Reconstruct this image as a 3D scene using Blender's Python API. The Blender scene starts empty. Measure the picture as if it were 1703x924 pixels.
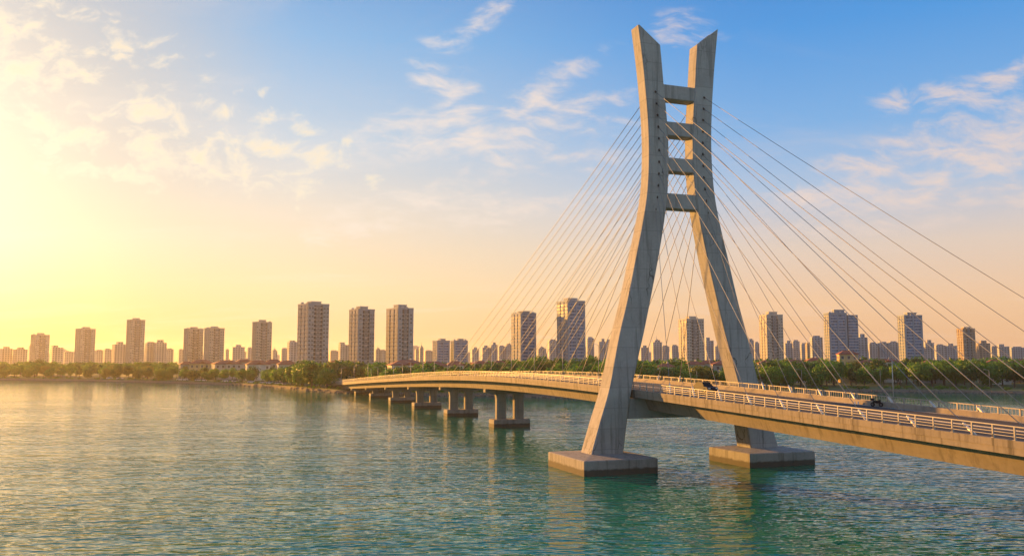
import bpy, bmesh, math, random
from mathutils import Vector, Matrix, noise as mnoise

sc = bpy.context.scene
COL = sc.collection
R = math.radians
random.seed(7)
EXPO = 1.45

# ------------------------------------------------------------------ camera
F, CX, CY, H = 1400.0, 851.5, 462.0, 16.3
PITCH = math.atan(134 / 1400)
cd = bpy.data.cameras.new('camera')
cam = bpy.data.objects.new('camera', cd)
COL.objects.link(cam)
cam.location = (0, 0, H)
cam.rotation_euler = (R(90) + PITCH, 0, 0)
cd.sensor_width = 36
cd.lens = F / 1703 * 36
cd.clip_start, cd.clip_end = 0.5, 20000
sc.camera = cam


def ray(x, y):
    u, v = (x - CX) / F, (CY - y) / F
    return Vector((u, math.cos(PITCH) - v * math.sin(PITCH), math.sin(PITCH) + v * math.cos(PITCH)))


def onz(x, y, z):
    r = ray(x, y)
    return Vector((0, 0, H)) + r * ((z - H) / r.z)


def ond(x, y, d):
    r = ray(x, y)
    return Vector((0, 0, H)) + r * (d / r.y)


def interp(tab, v):
    if v <= tab[0][0]:
        return tab[0][1]
    for (a, p), (b, q) in zip(tab, tab[1:]):
        if v <= b:
            return p + (q - p) * (v - a) / (b - a)
    return tab[-1][1]


def smooth_tab(tab, v):
    """Catmull-Rom through (x, y) points"""
    n = len(tab)
    if v <= tab[0][0]:
        return tab[0][1]
    if v >= tab[-1][0]:
        return tab[-1][1]
    for i in range(n - 1):
        x0, y0 = tab[i]
        x1, y1 = tab[i + 1]
        if v <= x1:
            def slope(k):
                a, b = tab[max(k - 1, 0)], tab[min(k + 1, n - 1)]
                return (b[1] - a[1]) / (b[0] - a[0])
            h = x1 - x0
            t = (v - x0) / h
            m0, m1 = slope(i) * h, slope(i + 1) * h
            return ((2 * t**3 - 3 * t**2 + 1) * y0 + (t**3 - 2 * t**2 + t) * m0
                    + (-2 * t**3 + 3 * t**2) * y1 + (t**3 - t**2) * m1)


# ------------------------------------------------------------------ node helpers
class NT:
    def __init__(self, tree):
        self.t = tree
        self.n, self.l = tree.nodes, tree.links

    def node(self, typ, **kw):
        nd = self.n.new(typ)
        for k, v in kw.items():
            setattr(nd, k, v)
        return nd

    def put(self, sock, v):
        if isinstance(v, bpy.types.NodeSocket):
            self.l.new(v, sock)
        elif v is not None:
            if hasattr(sock, 'default_value'):
                dv = sock.default_value
                if hasattr(dv, '__len__') and not hasattr(v, '__len__'):
                    v = (v,) * len(dv)
                if hasattr(dv, '__len__') and len(dv) == 4 and len(v) == 3:
                    v = (*v, 1)
                sock.default_value = v

    def m(self, op, a, b=None, c=None, clamp=False):
        nd = self.node('ShaderNodeMath', operation=op, use_clamp=clamp)
        for i, v in enumerate((a, b, c)):
            if v is not None:
                self.put(nd.inputs[i], v)
        return nd.outputs[0]

    def vm(self, op, a, b=None):
        nd = self.node('ShaderNodeVectorMath', operation=op)
        self.put(nd.inputs[0], a)
        if b is not None:
            self.put(nd.inputs[1] if op != 'SCALE' else nd.inputs['Scale'], b)
        return nd.outputs['Value'] if op in ('DOT_PRODUCT', 'LENGTH', 'DISTANCE') else nd.outputs[0]

    def mix(self, f, a, b, blend='MIX'):
        nd = self.node('ShaderNodeMix', data_type='RGBA', blend_type=blend)
        self.put(nd.inputs[0], f)
        self.put(nd.inputs[6], a)
        self.put(nd.inputs[7], b)
        return nd.outputs[2]

    def ramp(self, f, stops, interp='LINEAR'):
        nd = self.node('ShaderNodeValToRGB')
        cr = nd.color_ramp
        cr.interpolation = interp
        while len(cr.elements) > 1:
            cr.elements.remove(cr.elements[-1])
        cr.elements[0].position = stops[0][0]
        cr.elements[0].color = self.c4(stops[0][1])
        for p, c in stops[1:]:
            e = cr.elements.new(p)
            e.color = self.c4(c)
        self.put(nd.inputs[0], f)
        return nd.outputs[0]

    @staticmethod
    def c4(c):
        return (c, c, c, 1) if not hasattr(c, '__len__') else (*c[:3], 1)

    def noise(self, vec, scale, detail=4, rough=.55, dist=0):
        nd = self.node('ShaderNodeTexNoise')
        self.put(nd.inputs['Vector'], vec)
        nd.inputs['Scale'].default_value = scale
        nd.inputs['Detail'].default_value = detail
        nd.inputs['Roughness'].default_value = rough
        nd.inputs['Distortion'].default_value = dist
        return nd.outputs[0]

    def maprange(self, v, a, b, c=0, d=1, smooth=False):
        nd = self.node('ShaderNodeMapRange', interpolation_type='SMOOTHSTEP' if smooth else 'LINEAR')
        for i, q in enumerate((v, a, b, c, d)):
            self.put(nd.inputs[i], q)
        return nd.outputs[0]

    def mapping(self, vec, scale=(1, 1, 1), rot=(0, 0, 0), loc=(0, 0, 0)):
        nd = self.node('ShaderNodeMapping')
        self.put(nd.inputs[0], vec)
        nd.inputs['Scale'].default_value = scale
        nd.inputs['Rotation'].default_value = rot
        nd.inputs['Location'].default_value = loc
        return nd.outputs[0]

    def sep(self, vec):
        nd = self.node('ShaderNodeSeparateXYZ')
        self.put(nd.inputs[0], vec)
        return nd.outputs

    def comb(self, x, y, z):
        nd = self.node('ShaderNodeCombineXYZ')
        for i, v in enumerate((x, y, z)):
            self.put(nd.inputs[i], v)
        return nd.outputs[0]


def new_mat(name):
    m = bpy.data.materials.new(name)
    m.use_nodes = True
    nt = NT(m.node_tree)
    bsdf = m.node_tree.nodes['Principled BSDF']
    return m, nt, bsdf


def bump(nt, bsdf, h, strength=.3, dist=.05):
    b = nt.node('ShaderNodeBump')
    b.inputs['Strength'].default_value = strength
    b.inputs['Distance'].default_value = dist
    nt.put(b.inputs['Height'], h)
    nt.l.new(b.outputs[0], bsdf.inputs['Normal'])


def plain(name, col, rough=.6, metal=0.0, vary=.15, scale=3.0):
    m, nt, b = new_mat(name)
    co = nt.node('ShaderNodeTexCoord').outputs['Object']
    n = nt.noise(co, scale, 5, .6)
    lo = tuple(c * (1 - vary) for c in col)
    hi = tuple(min(1, c * (1 + vary)) for c in col)
    nt.put(b.inputs['Base Color'], nt.ramp(n, [(.3, lo), (.7, hi)]))
    b.inputs['Roughness'].default_value = rough
    b.inputs['Metallic'].default_value = metal
    return m


def concrete(name, col, joint=3.0, stain=.5, waterline=None, cracks=0.0, grain=.25):
    m, nt, b = new_mat(name)
    co = nt.node('ShaderNodeTexCoord').outputs['Object']
    x, y, z = nt.sep(co)
    big = nt.noise(co, .22, 4, .6)
    fine = nt.noise(co, 2.2, 6, .65)
    c = nt.ramp(big, [(.3, tuple(v * .78 for v in col)), (.55, col), (.75, tuple(v * 1.15 for v in col))])
    c = nt.mix(grain, c, nt.ramp(fine, [(.3, tuple(v * .6 for v in col)), (.7, tuple(v * 1.3 for v in col))]))
    # vertical run-off streaks
    st = nt.noise(nt.mapping(co, (1.3, 1.3, .07)), 1.0, 5, .7)
    sf = nt.m('MULTIPLY', nt.maprange(st, .48, .68, 0, 1, True), stain)
    c = nt.mix(sf, c, tuple(v * .38 for v in col))
    # pour joints
    if joint:
        fz = nt.m('FRACT', nt.m('DIVIDE', z, joint))
        dj = nt.m('ABSOLUTE', nt.m('SUBTRACT', fz, .5))
        jl = nt.maprange(dj, .484, .496, 0, .75)
        c = nt.mix(jl, c, tuple(v * .35 for v in col))
        band = nt.node('ShaderNodeTexWhiteNoise', noise_dimensions='1D')
        nt.put(band.inputs['W'], nt.m('FLOOR', nt.m('ADD', nt.m('DIVIDE', z, joint), .0)))
        c = nt.mix(.22, c, nt.ramp(band.outputs[0], [(0, tuple(v * .7 for v in col)), (1, tuple(v * 1.2 for v in col))]))
    if cracks:
        vor = nt.node('ShaderNodeTexVoronoi', feature='DISTANCE_TO_EDGE')
        wob = nt.vm('ADD', nt.mapping(co, (.55, .55, .12)),
                    nt.vm('SCALE', nt.node('ShaderNodeTexNoise').outputs[1], .0))
        wn = nt.node('ShaderNodeTexNoise')
        nt.put(wn.inputs['Vector'], co)
        wn.inputs['Scale'].default_value = .7
        wn.inputs['Detail'].default_value = 6
        wob = nt.vm('ADD', nt.mapping(co, (.4, .4, .07)), nt.vm('SCALE', wn.outputs[1], .45))
        nt.put(vor.inputs['Vector'], wob)
        vor.inputs['Scale'].default_value = 1.0
        ck = nt.maprange(vor.outputs['Distance'], .0, .022, 1, 0)
        ck = nt.m('MULTIPLY', ck, nt.maprange(nt.noise(co, .16, 2), .52, .62, 0, cracks))
        c = nt.mix(ck, c, tuple(v * .15 for v in col))
    if waterline is not None:
        wz = nt.m('ADD', z, nt.m('MULTIPLY', nt.m('SUBTRACT', nt.noise(co, 1.2, 4), .5), .5))
        wl = nt.maprange(wz, waterline - .1, waterline + .25, 1, 0, True)
        c = nt.mix(nt.m('MULTIPLY', wl, .88), c, (.028, .027, .018))
    nt.put(b.inputs['Base Color'], c)
    b.inputs['Roughness'].default_value = .85
    bump(nt, b, fine, .35, .04)
    return m


M = {}
M['pylon'] = concrete('pylon_concrete', (.31, .308, .30), 3.0, .8, None, 1.0)
M['beam'] = concrete('beam_concrete', (.31, .305, .295), 0, .55)
M['cap'] = concrete('pile_cap_concrete', (.24, .235, .22), 0, .8, .8)
M['pier'] = concrete('pier_concrete', (.24, .225, .20), 2.0, .6, .45)
M['deck'] = concrete('deck_concrete', (.225, .195, .155), 0, 1.0)
M['girder'] = concrete('girder_concrete', (.215, .185, .145), 0, .6)
M['barrier'] = concrete('barrier_concrete', (.27, .235, .18), 0, .35)
M['rail'] = plain('white_painted_steel', (.36, .34, .30), .45, .0, .12, 2)
M['rail_far'] = plain('cream_painted_steel', (.36, .32, .26), .5, .0, .2, 2)
M['cable'] = plain('cable_sheath', (.20, .205, .22), .5, .0, .08, 1)
M['anchor'] = plain('anchor_steel', (.60, .57, .52), .5, .2, .15, 2)
M['dark_steel'] = plain('dark_steel', (.06, .055, .05), .6, .4)
M['pole'] = plain('galvanised_pole', (.45, .43, .39), .5, .4)
M['line'] = plain('road_paint', (.62, .60, .55), .7, 0, .3, .9)
M['car_glass'] = plain('dark_car_glass', (.012, .014, .017), .55, 0, .2, .4)
M['carpaint'] = plain('dark_blue_car_paint', (.016, .022, .034), .5, .2, .05)
M['whitepaint'] = plain('white_car_paint', (.72, .72, .70), .3, 0, .05)
M['silverpaint'] = plain('silver_car_paint', (.38, .39, .40), .3, .4, .05)
M['redpaint'] = plain('red_car_paint', (.30, .03, .025), .3, .1, .05)
M['glass'] = plain('window_glass', (.010, .013, .017), .3, 0, .3, .4)
M['tyre'] = plain('tyre_rubber', (.02, .02, .02), .9)
M['rim'] = plain('alloy_rim', (.12, .12, .12), .4, .5)
M['lens'] = plain('lamp_lens', (.75, .72, .62), .25)
M['tail'] = plain('tail_lens', (.35, .02, .015), .3)
M['bark'] = plain('tree_bark', (.085, .062, .042), .9, 0, .4, 4)
M['black'] = plain('black_plastic', (.018, .017, .017), .5)
M['rock'] = plain('shore_rock', (.16, .135, .10), .9, 0, .4, 1)


def asphalt():
    m, nt, b = new_mat('asphalt')
    co = nt.node('ShaderNodeTexCoord').outputs['Object']
    n = nt.noise(nt.mapping(co, (1.2, .05, 1)), 1.0, 5, .6)
    f = nt.noise(co, 6, 4, .7)
    c = nt.ramp(n, [(.35, (.032, .031, .031)), (.65, (.062, .058, .055))])
    c = nt.mix(.3, c, nt.ramp(f, [(.3, (.02, .02, .02)), (.7, (.08, .078, .075))]))
    nt.put(b.inputs['Base Color'], nt.mix(1.0, c, (.55, .55, .56), 'MULTIPLY'))
    b.inputs['Roughness'].default_value = .9
    return m


for k_ in ('carpaint', 'car_glass', 'black', 'tyre', 'rim', 'dark_steel'):
    M[k_].node_tree.nodes['Principled BSDF'].inputs['Specular IOR Level'].default_value = .08
M['asphalt'] = asphalt()


# ------------------------------------------------------------------ mesh builder
class MB:
    def __init__(self):
        self.v, self.f, self.mi = [], [], []

    def add(self, vs, fs, mi=0):
        o = len(self.v)
        self.v += [tuple(p) for p in vs]
        self.f += [tuple(i + o for i in q) for q in fs]
        self.mi += [mi] * len(fs)

    def box(self, x0, x1, y0, y1, z0, z1, mi=0, mat=None):
        vs = [Vector(p) for p in ((x0, y0, z0), (x1, y0, z0), (x1, y1, z0), (x0, y1, z0),
                                  (x0, y0, z1), (x1, y0, z1), (x1, y1, z1), (x0, y1, z1))]
        if mat is not None:
            vs = [mat @ p for p in vs]
        self.add(vs, [(0, 3, 2, 1), (4, 5, 6, 7), (0, 1, 5, 4), (1, 2, 6, 5), (2, 3, 7, 6), (3, 0, 4, 7)], mi)

    def loft(self, rings, mi=0, caps=True):
        n = len(rings[0])
        vs = [p for r in rings for p in r]
        fs = []
        for k in range(len(rings) - 1):
            for i in range(n):
                j = (i + 1) % n
                fs.append((k * n + i, k * n + j, (k + 1) * n + j, (k + 1) * n + i))
        if caps:
            fs.append(tuple(range(n - 1, -1, -1)))
            fs.append(tuple((len(rings) - 1) * n + i for i in range(n)))
        self.add(vs, fs, mi)

    def tube(self, a, b, r0, r1=None, n=8, mi=0):
        a, b = Vector(a), Vector(b)
        r1 = r0 if r1 is None else r1
        d = (b - a).normalized()
        u = d.orthogonal().normalized()
        w = d.cross(u)
        rings = []
        for p, r in ((a, r0), (b, r1)):
            rings.append([p + (u * math.cos(2 * math.pi * i / n) + w * math.sin(2 * math.pi * i / n)) * r for i in range(n)])
        self.loft(rings, mi)

    def mesh(self, name, mats, smooth=False):
        me = bpy.data.meshes.new(name)
        me.from_pydata(self.v, [], self.f)
        for m in (mats if isinstance(mats, (list, tuple)) else [mats]):
            me.materials.append(m)
        if any(self.mi):
            me.polygons.foreach_set('material_index', self.mi)
        if smooth:
            me.polygons.foreach_set('use_smooth', [True] * len(me.polygons))
        me.update()
        return me

    def build(self, name, mats, parent=None, smooth=False):
        o = bpy.data.objects.new(name, self.mesh(name, mats, smooth))
        COL.objects.link(o)
        o.parent = parent
        return o


def tag(o, label=None, cat=None, group=None, kind=None):
    for k, v in (('label', label), ('category', cat), ('group', group), ('kind', kind)):
        if v:
            o[k] = v
    return o


def empty(name, loc, rz=0, label=None, cat=None, group=None):
    o = bpy.data.objects.new(name, None)
    COL.objects.link(o)
    o.location = loc
    o.rotation_euler = (0, 0, rz)
    o.empty_display_size = 1
    return tag(o, label, cat, group)


KIDS = {}


def copy_obj(o, parent):
    c = o.copy()
    COL.objects.link(c)
    c.parent = parent
    for ch in o.children:
        copy_obj(ch, c)
    return c


def inst(name, mesh, parent, loc=(0, 0, 0), rz=0, scale=(1, 1, 1)):
    o = bpy.data.objects.new(name, mesh)
    COL.objects.link(o)
    o.parent = parent
    o.location = loc
    o.rotation_euler = (0, 0, rz)
    o.scale = scale
    return o


# ------------------------------------------------------------------ sky and sun
SUN_AZ, SUN_EL = R(-44), R(8.5)
S = Vector((math.sin(SUN_AZ) * math.cos(SUN_EL), math.cos(SUN_AZ) * math.cos(SUN_EL), math.sin(SUN_EL)))


def build_world():
    w = bpy.data.worlds.new('World')
    sc.world = w
    w.use_nodes = True
    nt = NT(w.node_tree)
    w.node_tree.nodes.clear()
    D = nt.vm('NORMALIZE', nt.node('ShaderNodeTexCoord').outputs['Generated'])
    dx, dy, dz = nt.sep(D)
    sky = nt.node('ShaderNodeTexSky', sky_type='NISHITA')
    sky.sun_disc = False
    sky.sun_elevation = SUN_EL
    sky.sun_rotation = SUN_AZ
    sky.air_density, sky.dust_density, sky.ozone_density = 1.0, 2.5, 2.0
    e = nt.m('MAXIMUM', dz, 0.0)
    hl = nt.m('SQRT', nt.m('ADD', nt.m('MULTIPLY', dx, dx), nt.m('MULTIPLY', dy, dy)))
    g = nt.m('DIVIDE', nt.m('ADD', nt.m('MULTIPLY', dx, math.sin(SUN_AZ)), nt.m('MULTIPLY', dy, math.cos(SUN_AZ))),
             nt.m('MAXIMUM', hl, .001))
    e2 = nt.m('MULTIPLY', e, 2.0)                 # 0..0.5 -> 0..1
    away = nt.ramp(e2, [(0, (.88, .50, .25)), (.12, (.93, .60, .36)), (.25, (.80, .64, .53)), (.38, (.46, .58, .76)),
                        (.52, (.22, .46, .81)), (.72, (.085, .34, .78)), (1, (.03, .18, .58))])
    mid = nt.ramp(e2, [(0, (.98, .60, .26)), (.16, (1.0, .74, .42)), (.34, (.86, .74, .60)), (.50, (.56, .66, .76)),
                       (.72, (.26, .50, .80)), (1, (.06, .24, .62))])
    near = nt.ramp(e2, [(0, (.72, .36, .09)), (.12, (.87, .60, .29)), (.24, (.85, .69, .48)), (.42, (.70, .62, .52)),
                        (.66, (.55, .56, .57)), (1, (.30, .42, .60))])
    anti = nt.ramp(e2, [(0, (.72, .70, .72)), (.2, (.74, .76, .82)), (.5, (.62, .68, .80)), (1, (.32, .46, .67))])
    away = nt.mix(nt.maprange(g, .12, -.30, 0, 1, True), away, anti)
    m1 = nt.maprange(g, .46, .91, 0, 1, True)
    m2 = nt.maprange(g, .86, .985, 0, 1, True)
    grad = nt.mix(m2, nt.mix(m1, away, mid), near)
    glow = nt.m('MULTIPLY', nt.m('POWER', nt.m('MAXIMUM', nt.vm('DOT_PRODUCT', D, tuple(S)), 0.0), 50), .75)
    grad = nt.mix(1.0, grad, nt.vm('SCALE', (1.0, .66, .26), glow), 'ADD')
    # clouds: noise over the cloud sheet's own plane coordinates
    inv = nt.m('DIVIDE', 1.0, nt.m('ADD', e, .12))
    P = nt.comb(nt.m('MULTIPLY', dx, inv), nt.m('MULTIPLY', dy, inv), 0.0)

    # cloud bodies at their own bearings (tangent-plane bearing u, height v), edges broken up by noise
    dyp = nt.m('MAXIMUM', dy, .05)
    UV = nt.comb(nt.m('DIVIDE', dx, dyp), nt.m('DIVIDE', dz, dyp), 0.0)
    front = nt.maprange(dy, .05, .25, 0, 1)

    def bodies(lst, grow=1.0):
        acc = None
        for x, y, rx, ry, rot, wgt in lst:
            q = ray(x, y)
            nd = nt.node('ShaderNodeMapping', vector_type='TEXTURE')
            nt.put(nd.inputs[0], UV)
            nd.inputs['Location'].default_value = (q.x / q.y, q.z / q.y, 0)
            nd.inputs['Rotation'].default_value = (0, 0, R(rot))
            nd.inputs['Scale'].default_value = (rx * grow / 1400, ry * grow / 1400, 1)
            f = nt.m('MULTIPLY', nt.m('SUBTRACT', 1.0, nt.vm('LENGTH', nd.outputs[0])), wgt)
            acc = f if acc is None else nt.m('MAXIMUM', acc, f)
        return acc
    puffs = [(60, 120, 120, 62, -8, 1), (20, 45, 90, 45, 10, .9), (150, 15, 50, 22, 0, .7), (210, 76, 52, 24, 4, 1), (145, 82, 28, 13, -10, .8),
             (262, 104, 55, 20, 8, .7), (240, 182, 75, 26, 5, 1), (240, 142, 32, 14, 0, .7), (398, 151, 24, 12, 12, .9), (433, 158, 20, 9, 40, .7),
             (355, 137, 26, 9, 0, .6), (370, 186, 32, 14, -8, .8), (456, 193, 40, 13, 4, .95), (506, 219, 28, 13, -12, .85), (566, 237, 24, 10, 0, .8), (330, 172, 28, 9, 10, .7),
             (40, 190, 110, 26, -6, .8), (150, 222, 190, 30, -6, .95), (330, 262, 240, 38, -10, .95), (470, 252, 110, 30, -6, .95), (372, 232, 50, 20, 10, .7), (200, 285, 180, 24, -3, .6), (430, 295, 130, 22, 0, .6)]
    wisps = [(748, 172, 42, 26, 60, .9), (775, 205, 95, 26, -52, 1), (700, 215, 75, 26, 12, .9), (722, 240, 60, 15, -38, .75), (840, 215, 150, 20, 14, .85), (890, 165, 62, 20, 42, .95),
             (925, 135, 70, 16, 30, .8), (830, 245, 150, 22, -6, .6), (955, 205, 110, 14, -5, .55), (795, 40, 62, 13, 40, .8), (738, 72, 32, 14, 10, .7), (1135, 42, 38, 18, 0, .75),
             (1150, 62, 36, 12, 0, .6), (1105, 62, 22, 10, -30, .5), (1590, 160, 85, 20, 5, .8), (1650, 178, 70, 18, 10, .75), (1680, 130, 55, 22, 30, .7), (1640, 245, 160, 46, 12, 1), (1690, 215, 70, 40, 40, .9),
             (1560, 290, 150, 30, 10, .8), (1440, 282, 80, 20, 6, .85), (1390, 318, 80, 20, 8, .95), (1530, 335, 170, 26, 4, .65), (1400, 375, 130, 16, 4, .5), (700, 335, 150, 22, 10, .5), (740, 360, 190, 24, 5, .5),
             (640, 375, 160, 20, 6, .45), (950, 345, 130, 20, 8, .4)]
    def fib(vec, sc_):
        return nt.noise(vec, sc_, 9, .62, .35)
    wn_ = nt.node('ShaderNodeTexNoise')
    nt.put(wn_.inputs['Vector'], UV)
    wn_.inputs['Scale'].default_value = 9
    wn_.inputs['Detail'].default_value = 4
    UVw = nt.vm('ADD', UV, nt.vm('SCALE', nt.vm('SUBTRACT', wn_.outputs[1], (.5, .5, .5)), .05))
    np1 = fib(nt.mapping(UVw, (1, 1.5, 1)), 26)
    np2 = fib(nt.mapping(UVw, (1, 3.2, 1), (0, 0, R(-24))), 14)
    np3 = fib(nt.mapping(UVw, (1, 2.6, 1), (0, 0, R(40))), 22)
    fp = nt.m('ADD', bodies(puffs, 1.22), nt.m('MULTIPLY', nt.m('SUBTRACT', np1, .51), 5.5))
    c1 = nt.m('MULTIPLY', nt.maprange(fp, .0, 1.5, 0, 1, True), front)
    nw = nt.m('ADD', nt.m('MULTIPLY', np2, .6), nt.m('MULTIPLY', np3, .4))
    bw_ = bodies(wisps, 1.95)
    fw = nt.m('ADD', bw_, nt.m('MULTIPLY', nt.m('SUBTRACT', nw, .48), 5.0))
    c2 = nt.m('MULTIPLY', nt.maprange(fw, .05, 1.55, 0, 1, True), nt.m('MULTIPLY', front, nt.maprange(bw_, -.15, .35, 0, 1, True)))

    def wisp(rot, sc_, loc, lo, hi, dist=.8):
        q = nt.mapping(P, sc_, (0, 0, R(rot)), loc)
        return nt.maprange(nt.noise(q, 1.0, 9, .6, dist), lo, hi, 0, 1, True)
    # a thin general veil so the rest of the dome is not bare
    veil = nt.m('MULTIPLY', wisp(60, (.7, 1.5, 1), (7, 3, 0), .50, .75), .25)
    cc1 = nt.mix(nt.maprange(fp, .5, 1.5), (1.08, .93, .68), (1.0, .82, .58))
    cc2 = nt.mix(m1, (.92, .72, .61), (1.0, .86, .74))
    col = nt.mix(veil, grad, cc2)
    col = nt.mix(nt.m('MULTIPLY', c2, .85), col, cc2)
    col = nt.mix(nt.m('MULTIPLY', c1, .85), col, cc1)
    # below the horizon: keep the horizon tone
    k = 9.6 / (2 ** EXPO)
    col = nt.vm('SCALE', col, k)
    mixc = nt.mix(.06, col, sky.outputs[0])
    bg = nt.node('ShaderNodeBackground')
    nt.put(bg.inputs[0], mixc)
    bg.inputs[1].default_value = 0.1
    out = nt.node('ShaderNodeOutputWorld')
    nt.l.new(bg.outputs[0], out.inputs[0])
    try:
        w.cycles.sampling_method = 'MANUAL'
        w.cycles.sample_map_resolution = 1024
    except Exception:
        pass


build_world()
ld = bpy.data.lights.new('sun', 'SUN')
ld.energy = 5.0
ld.angle = R(.6)
ld.color = (1.0, .45, .085)
so = bpy.data.objects.new('sun', ld)
COL.objects.link(so)
so.rotation_euler = S.to_track_quat('Z', 'Y').to_euler()

# ------------------------------------------------------------------ shoreline
SHORE = [(-900, 627.5), (-300, 629), (0, 631.5), (150, 633.5), (300, 637), (400, 640.5), (470, 645), (520, 650), (560, 653),
         (620, 656), (700, 658), (850, 659), (900, 661), (985, 662.5), (1100, 660), (1300, 655), (1420, 651.5), (1550, 652.5),
         (1703, 655), (2000, 660), (2600, 668)]


def shore_d(x):
    y = interp(SHORE, x)
    return onz(x, y, 0).y


def at(x, e):
    """ground point e metres behind the waterline in the column that the pixel x stands for"""
    d = shore_d(x) + e
    return (x - CX) / F * d, d


def px_of(X, Y):
    return X / Y * F + CX


# heights of the land behind the waterline
BANK = [(-8, -1.6), (-.8, -.12), (0.6, .25), (2.5, .75), (5, 1.25), (9, 1.6), (16, 1.8), (40, 2.0), (5000, 2.0)]


def build_land():
    mb = MB()
    xs = []
    x = -900
    while x <= 2600:
        xs.append(x)
        x += 9 if -20 < x < 1720 else 40
    es = [-8, -.8, .6, 2.5, 5, 9, 16, 26, 40, 70, 120, 250, 500]
    absd = [1500, 2600, 4050]
    n = len(es) + len(absd)
    for x in xs:
        jit = (mnoise.noise(Vector((x * .05, 3.1, 0))) * 3.5 + mnoise.noise(Vector((x * .19, 9.1, 0))) * 1.8)
        for e in es:
            X, d = at(x, e + jit * max(0, 1 - e / 60))
            z = interp(BANK, e)
            if 0 < e < 20:
                z += mnoise.noise(Vector((X * .2, d * .2, 1))) * .25
            mb.v.append((X, d, z))
        for a in absd:
            mb.v.append(((x - CX) / F * a, a, 2.0))
    for i in range(len(xs) - 1):
        for j in range(n - 1):
            a = i * n + j
            mb.f.append((a, a + n, a + n + 1, a + 1))
    mb.mi = [0] * len(mb.f)
    m, nt, b = new_mat('bank_and_lawn')
    geo = nt.node('ShaderNodeNewGeometry').outputs['Position']
    x, y, z = nt.sep(geo)
    n1 = nt.noise(geo, .12, 5, .6)
    n2 = nt.noise(geo, .9, 5, .7)
    grass = nt.ramp(n1, [(.3, (.055, .085, .016)), (.55, (.085, .115, .022)), (.75, (.13, .13, .04))])
    grass = nt.mix(.35, grass, nt.ramp(n2, [(.3, (.03, .05, .01)), (.7, (.14, .15, .045))]))
    dirt = nt.ramp(n2, [(.3, (.075, .05, .03)), (.7, (.20, .145, .09))])
    zz = nt.m('ADD', z, nt.m('MULTIPLY', nt.m('SUBTRACT', n2, .5), 1.1))
    c = nt.mix(nt.maprange(zz, .95, 1.35, 0, 1, True), dirt, grass)
    c = nt.mix(nt.maprange(zz, .05, .4, 1, 0, True), c, (.03, .025, .017))
    nt.put(b.inputs['Base Color'], c)
    b.inputs['Roughness'].default_value = .95
    bump(nt, b, n2, .5, .3)
    o = mb.build('ground', m)
    for p in o.data.polygons:
        p.use_smooth = True
    tag(o, 'grassy river bank with a brown earth edge and the city ground behind', None, None, 'structure')


build_land()

# ------------------------------------------------------------------ water
def build_water():
    m, nt, b = new_mat('river_water')
    co = nt.node('ShaderNodeTexCoord').outputs['Object']
    warp = nt.node('ShaderNodeTexNoise')
    nt.put(warp.inputs['Vector'], co)
    warp.inputs['Scale'].default_value = .035
    cw = nt.vm('ADD', co, nt.vm('SCALE', warp.outputs[1], 6.0))
    swell = nt.noise(nt.mapping(cw, (.075, .19, 1), (0, 0, R(10))), 1.0, 1, .5)
    chop = nt.noise(nt.mapping(cw, (.27, .72, 1), (0, 0, R(-7))), 1.0, 1.6, .45, .4)
    rip = nt.noise(nt.mapping(cw, (.75, 1.6, 1), (0, 0, R(5))), 1.0, 1, .5)
    patch = nt.maprange(nt.noise(nt.mapping(co, (.010, .03, 1)), 1.0, 3, .5), .3, .7, .6, 1.2)
    h = nt.m('ADD', nt.m('MULTIPLY', swell, .34), nt.m('MULTIPLY', chop, .26))
    h = nt.m('ADD', h, nt.m('MULTIPLY', rip, .11))
    wy = nt.sep(co)[1]
    h = nt.m('MULTIPLY', h, nt.m('MULTIPLY', patch, nt.maprange(nt.m('LOGARITHM', nt.m('MAXIMUM', wy, 10.0), 10.0), 1.78, 2.55, 2.2, .28)))
    bump(nt, b, h, 1.0, 1.0)
    n = nt.noise(co, .02, 3, .5)
    nt.put(b.inputs['Base Color'], nt.ramp(n, [(.3, (.001, .150, .075)), (.7, (.002, .200, .125))]))
    b.inputs['Roughness'].default_value = .06
    b.inputs["IOR"].default_value = 1.5
    mb = MB()
    xs = [-5000, -1200, -300, 0, 300, 1200, 5000]
    ys = [-300, 20, 150, 400, 900]
    for y in ys:
        for x in xs:
            mb.v.append((x, y, 0))
    n_ = len(xs)
    for j in range(len(ys) - 1):
        for i in range(n_ - 1):
            a = j * n_ + i
            mb.f.append((a, a + 1, a + n_ + 1, a + n_))
    mb.mi = [0] * len(mb.f)
    o = mb.build('water', m)
    tag(o, 'rippled green river water under an evening sky', None, None, 'structure')


build_water()

# ------------------------------------------------------------------ haze
def build_haze():
    mb = MB()
    mb.box(-5100, 5100, -310, 4100, -3, 84)
    m = bpy.data.materials.new('haze_air')
    m.use_nodes = True
    nt = NT(m.node_tree)
    m.node_tree.nodes.clear()
    v = nt.node('ShaderNodeVolumePrincipled')
    v.inputs['Color'].default_value = (.96, .93, .90, 1)
    v.inputs['Density'].default_value = .00007
    v.inputs['Anisotropy'].default_value = .55
    out = nt.node('ShaderNodeOutputMaterial')
    nt.l.new(v.outputs[0], out.inputs['Volume'])
    o = mb.build('haze', m)
    tag(o, 'thin warm evening haze over the river and city', None, None, 'stuff')


build_haze()

# ------------------------------------------------------------------ bridge
BA = R(19.8)
BC = Vector((26.5, 130.0, 0))
bridge = empty('cable_stayed_bridge', BC, BA,
               'concrete cable stayed road bridge with one tall H shaped pylon over the river', 'bridge')
PROF = [(-170, 6.3), (-110, 8.15), (-64, 9.6), (-34, 10.5), (0, 11.45), (30, 12.0), (55, 12.15), (76, 12.05), (102, 11.65),
        (135, 10.8), (180, 9.3), (241, 7.0), (291, 5.0), (340, 3.3), (400, 2.5), (430, 2.3)]
S0, S1 = -150.0, 410.0


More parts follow.
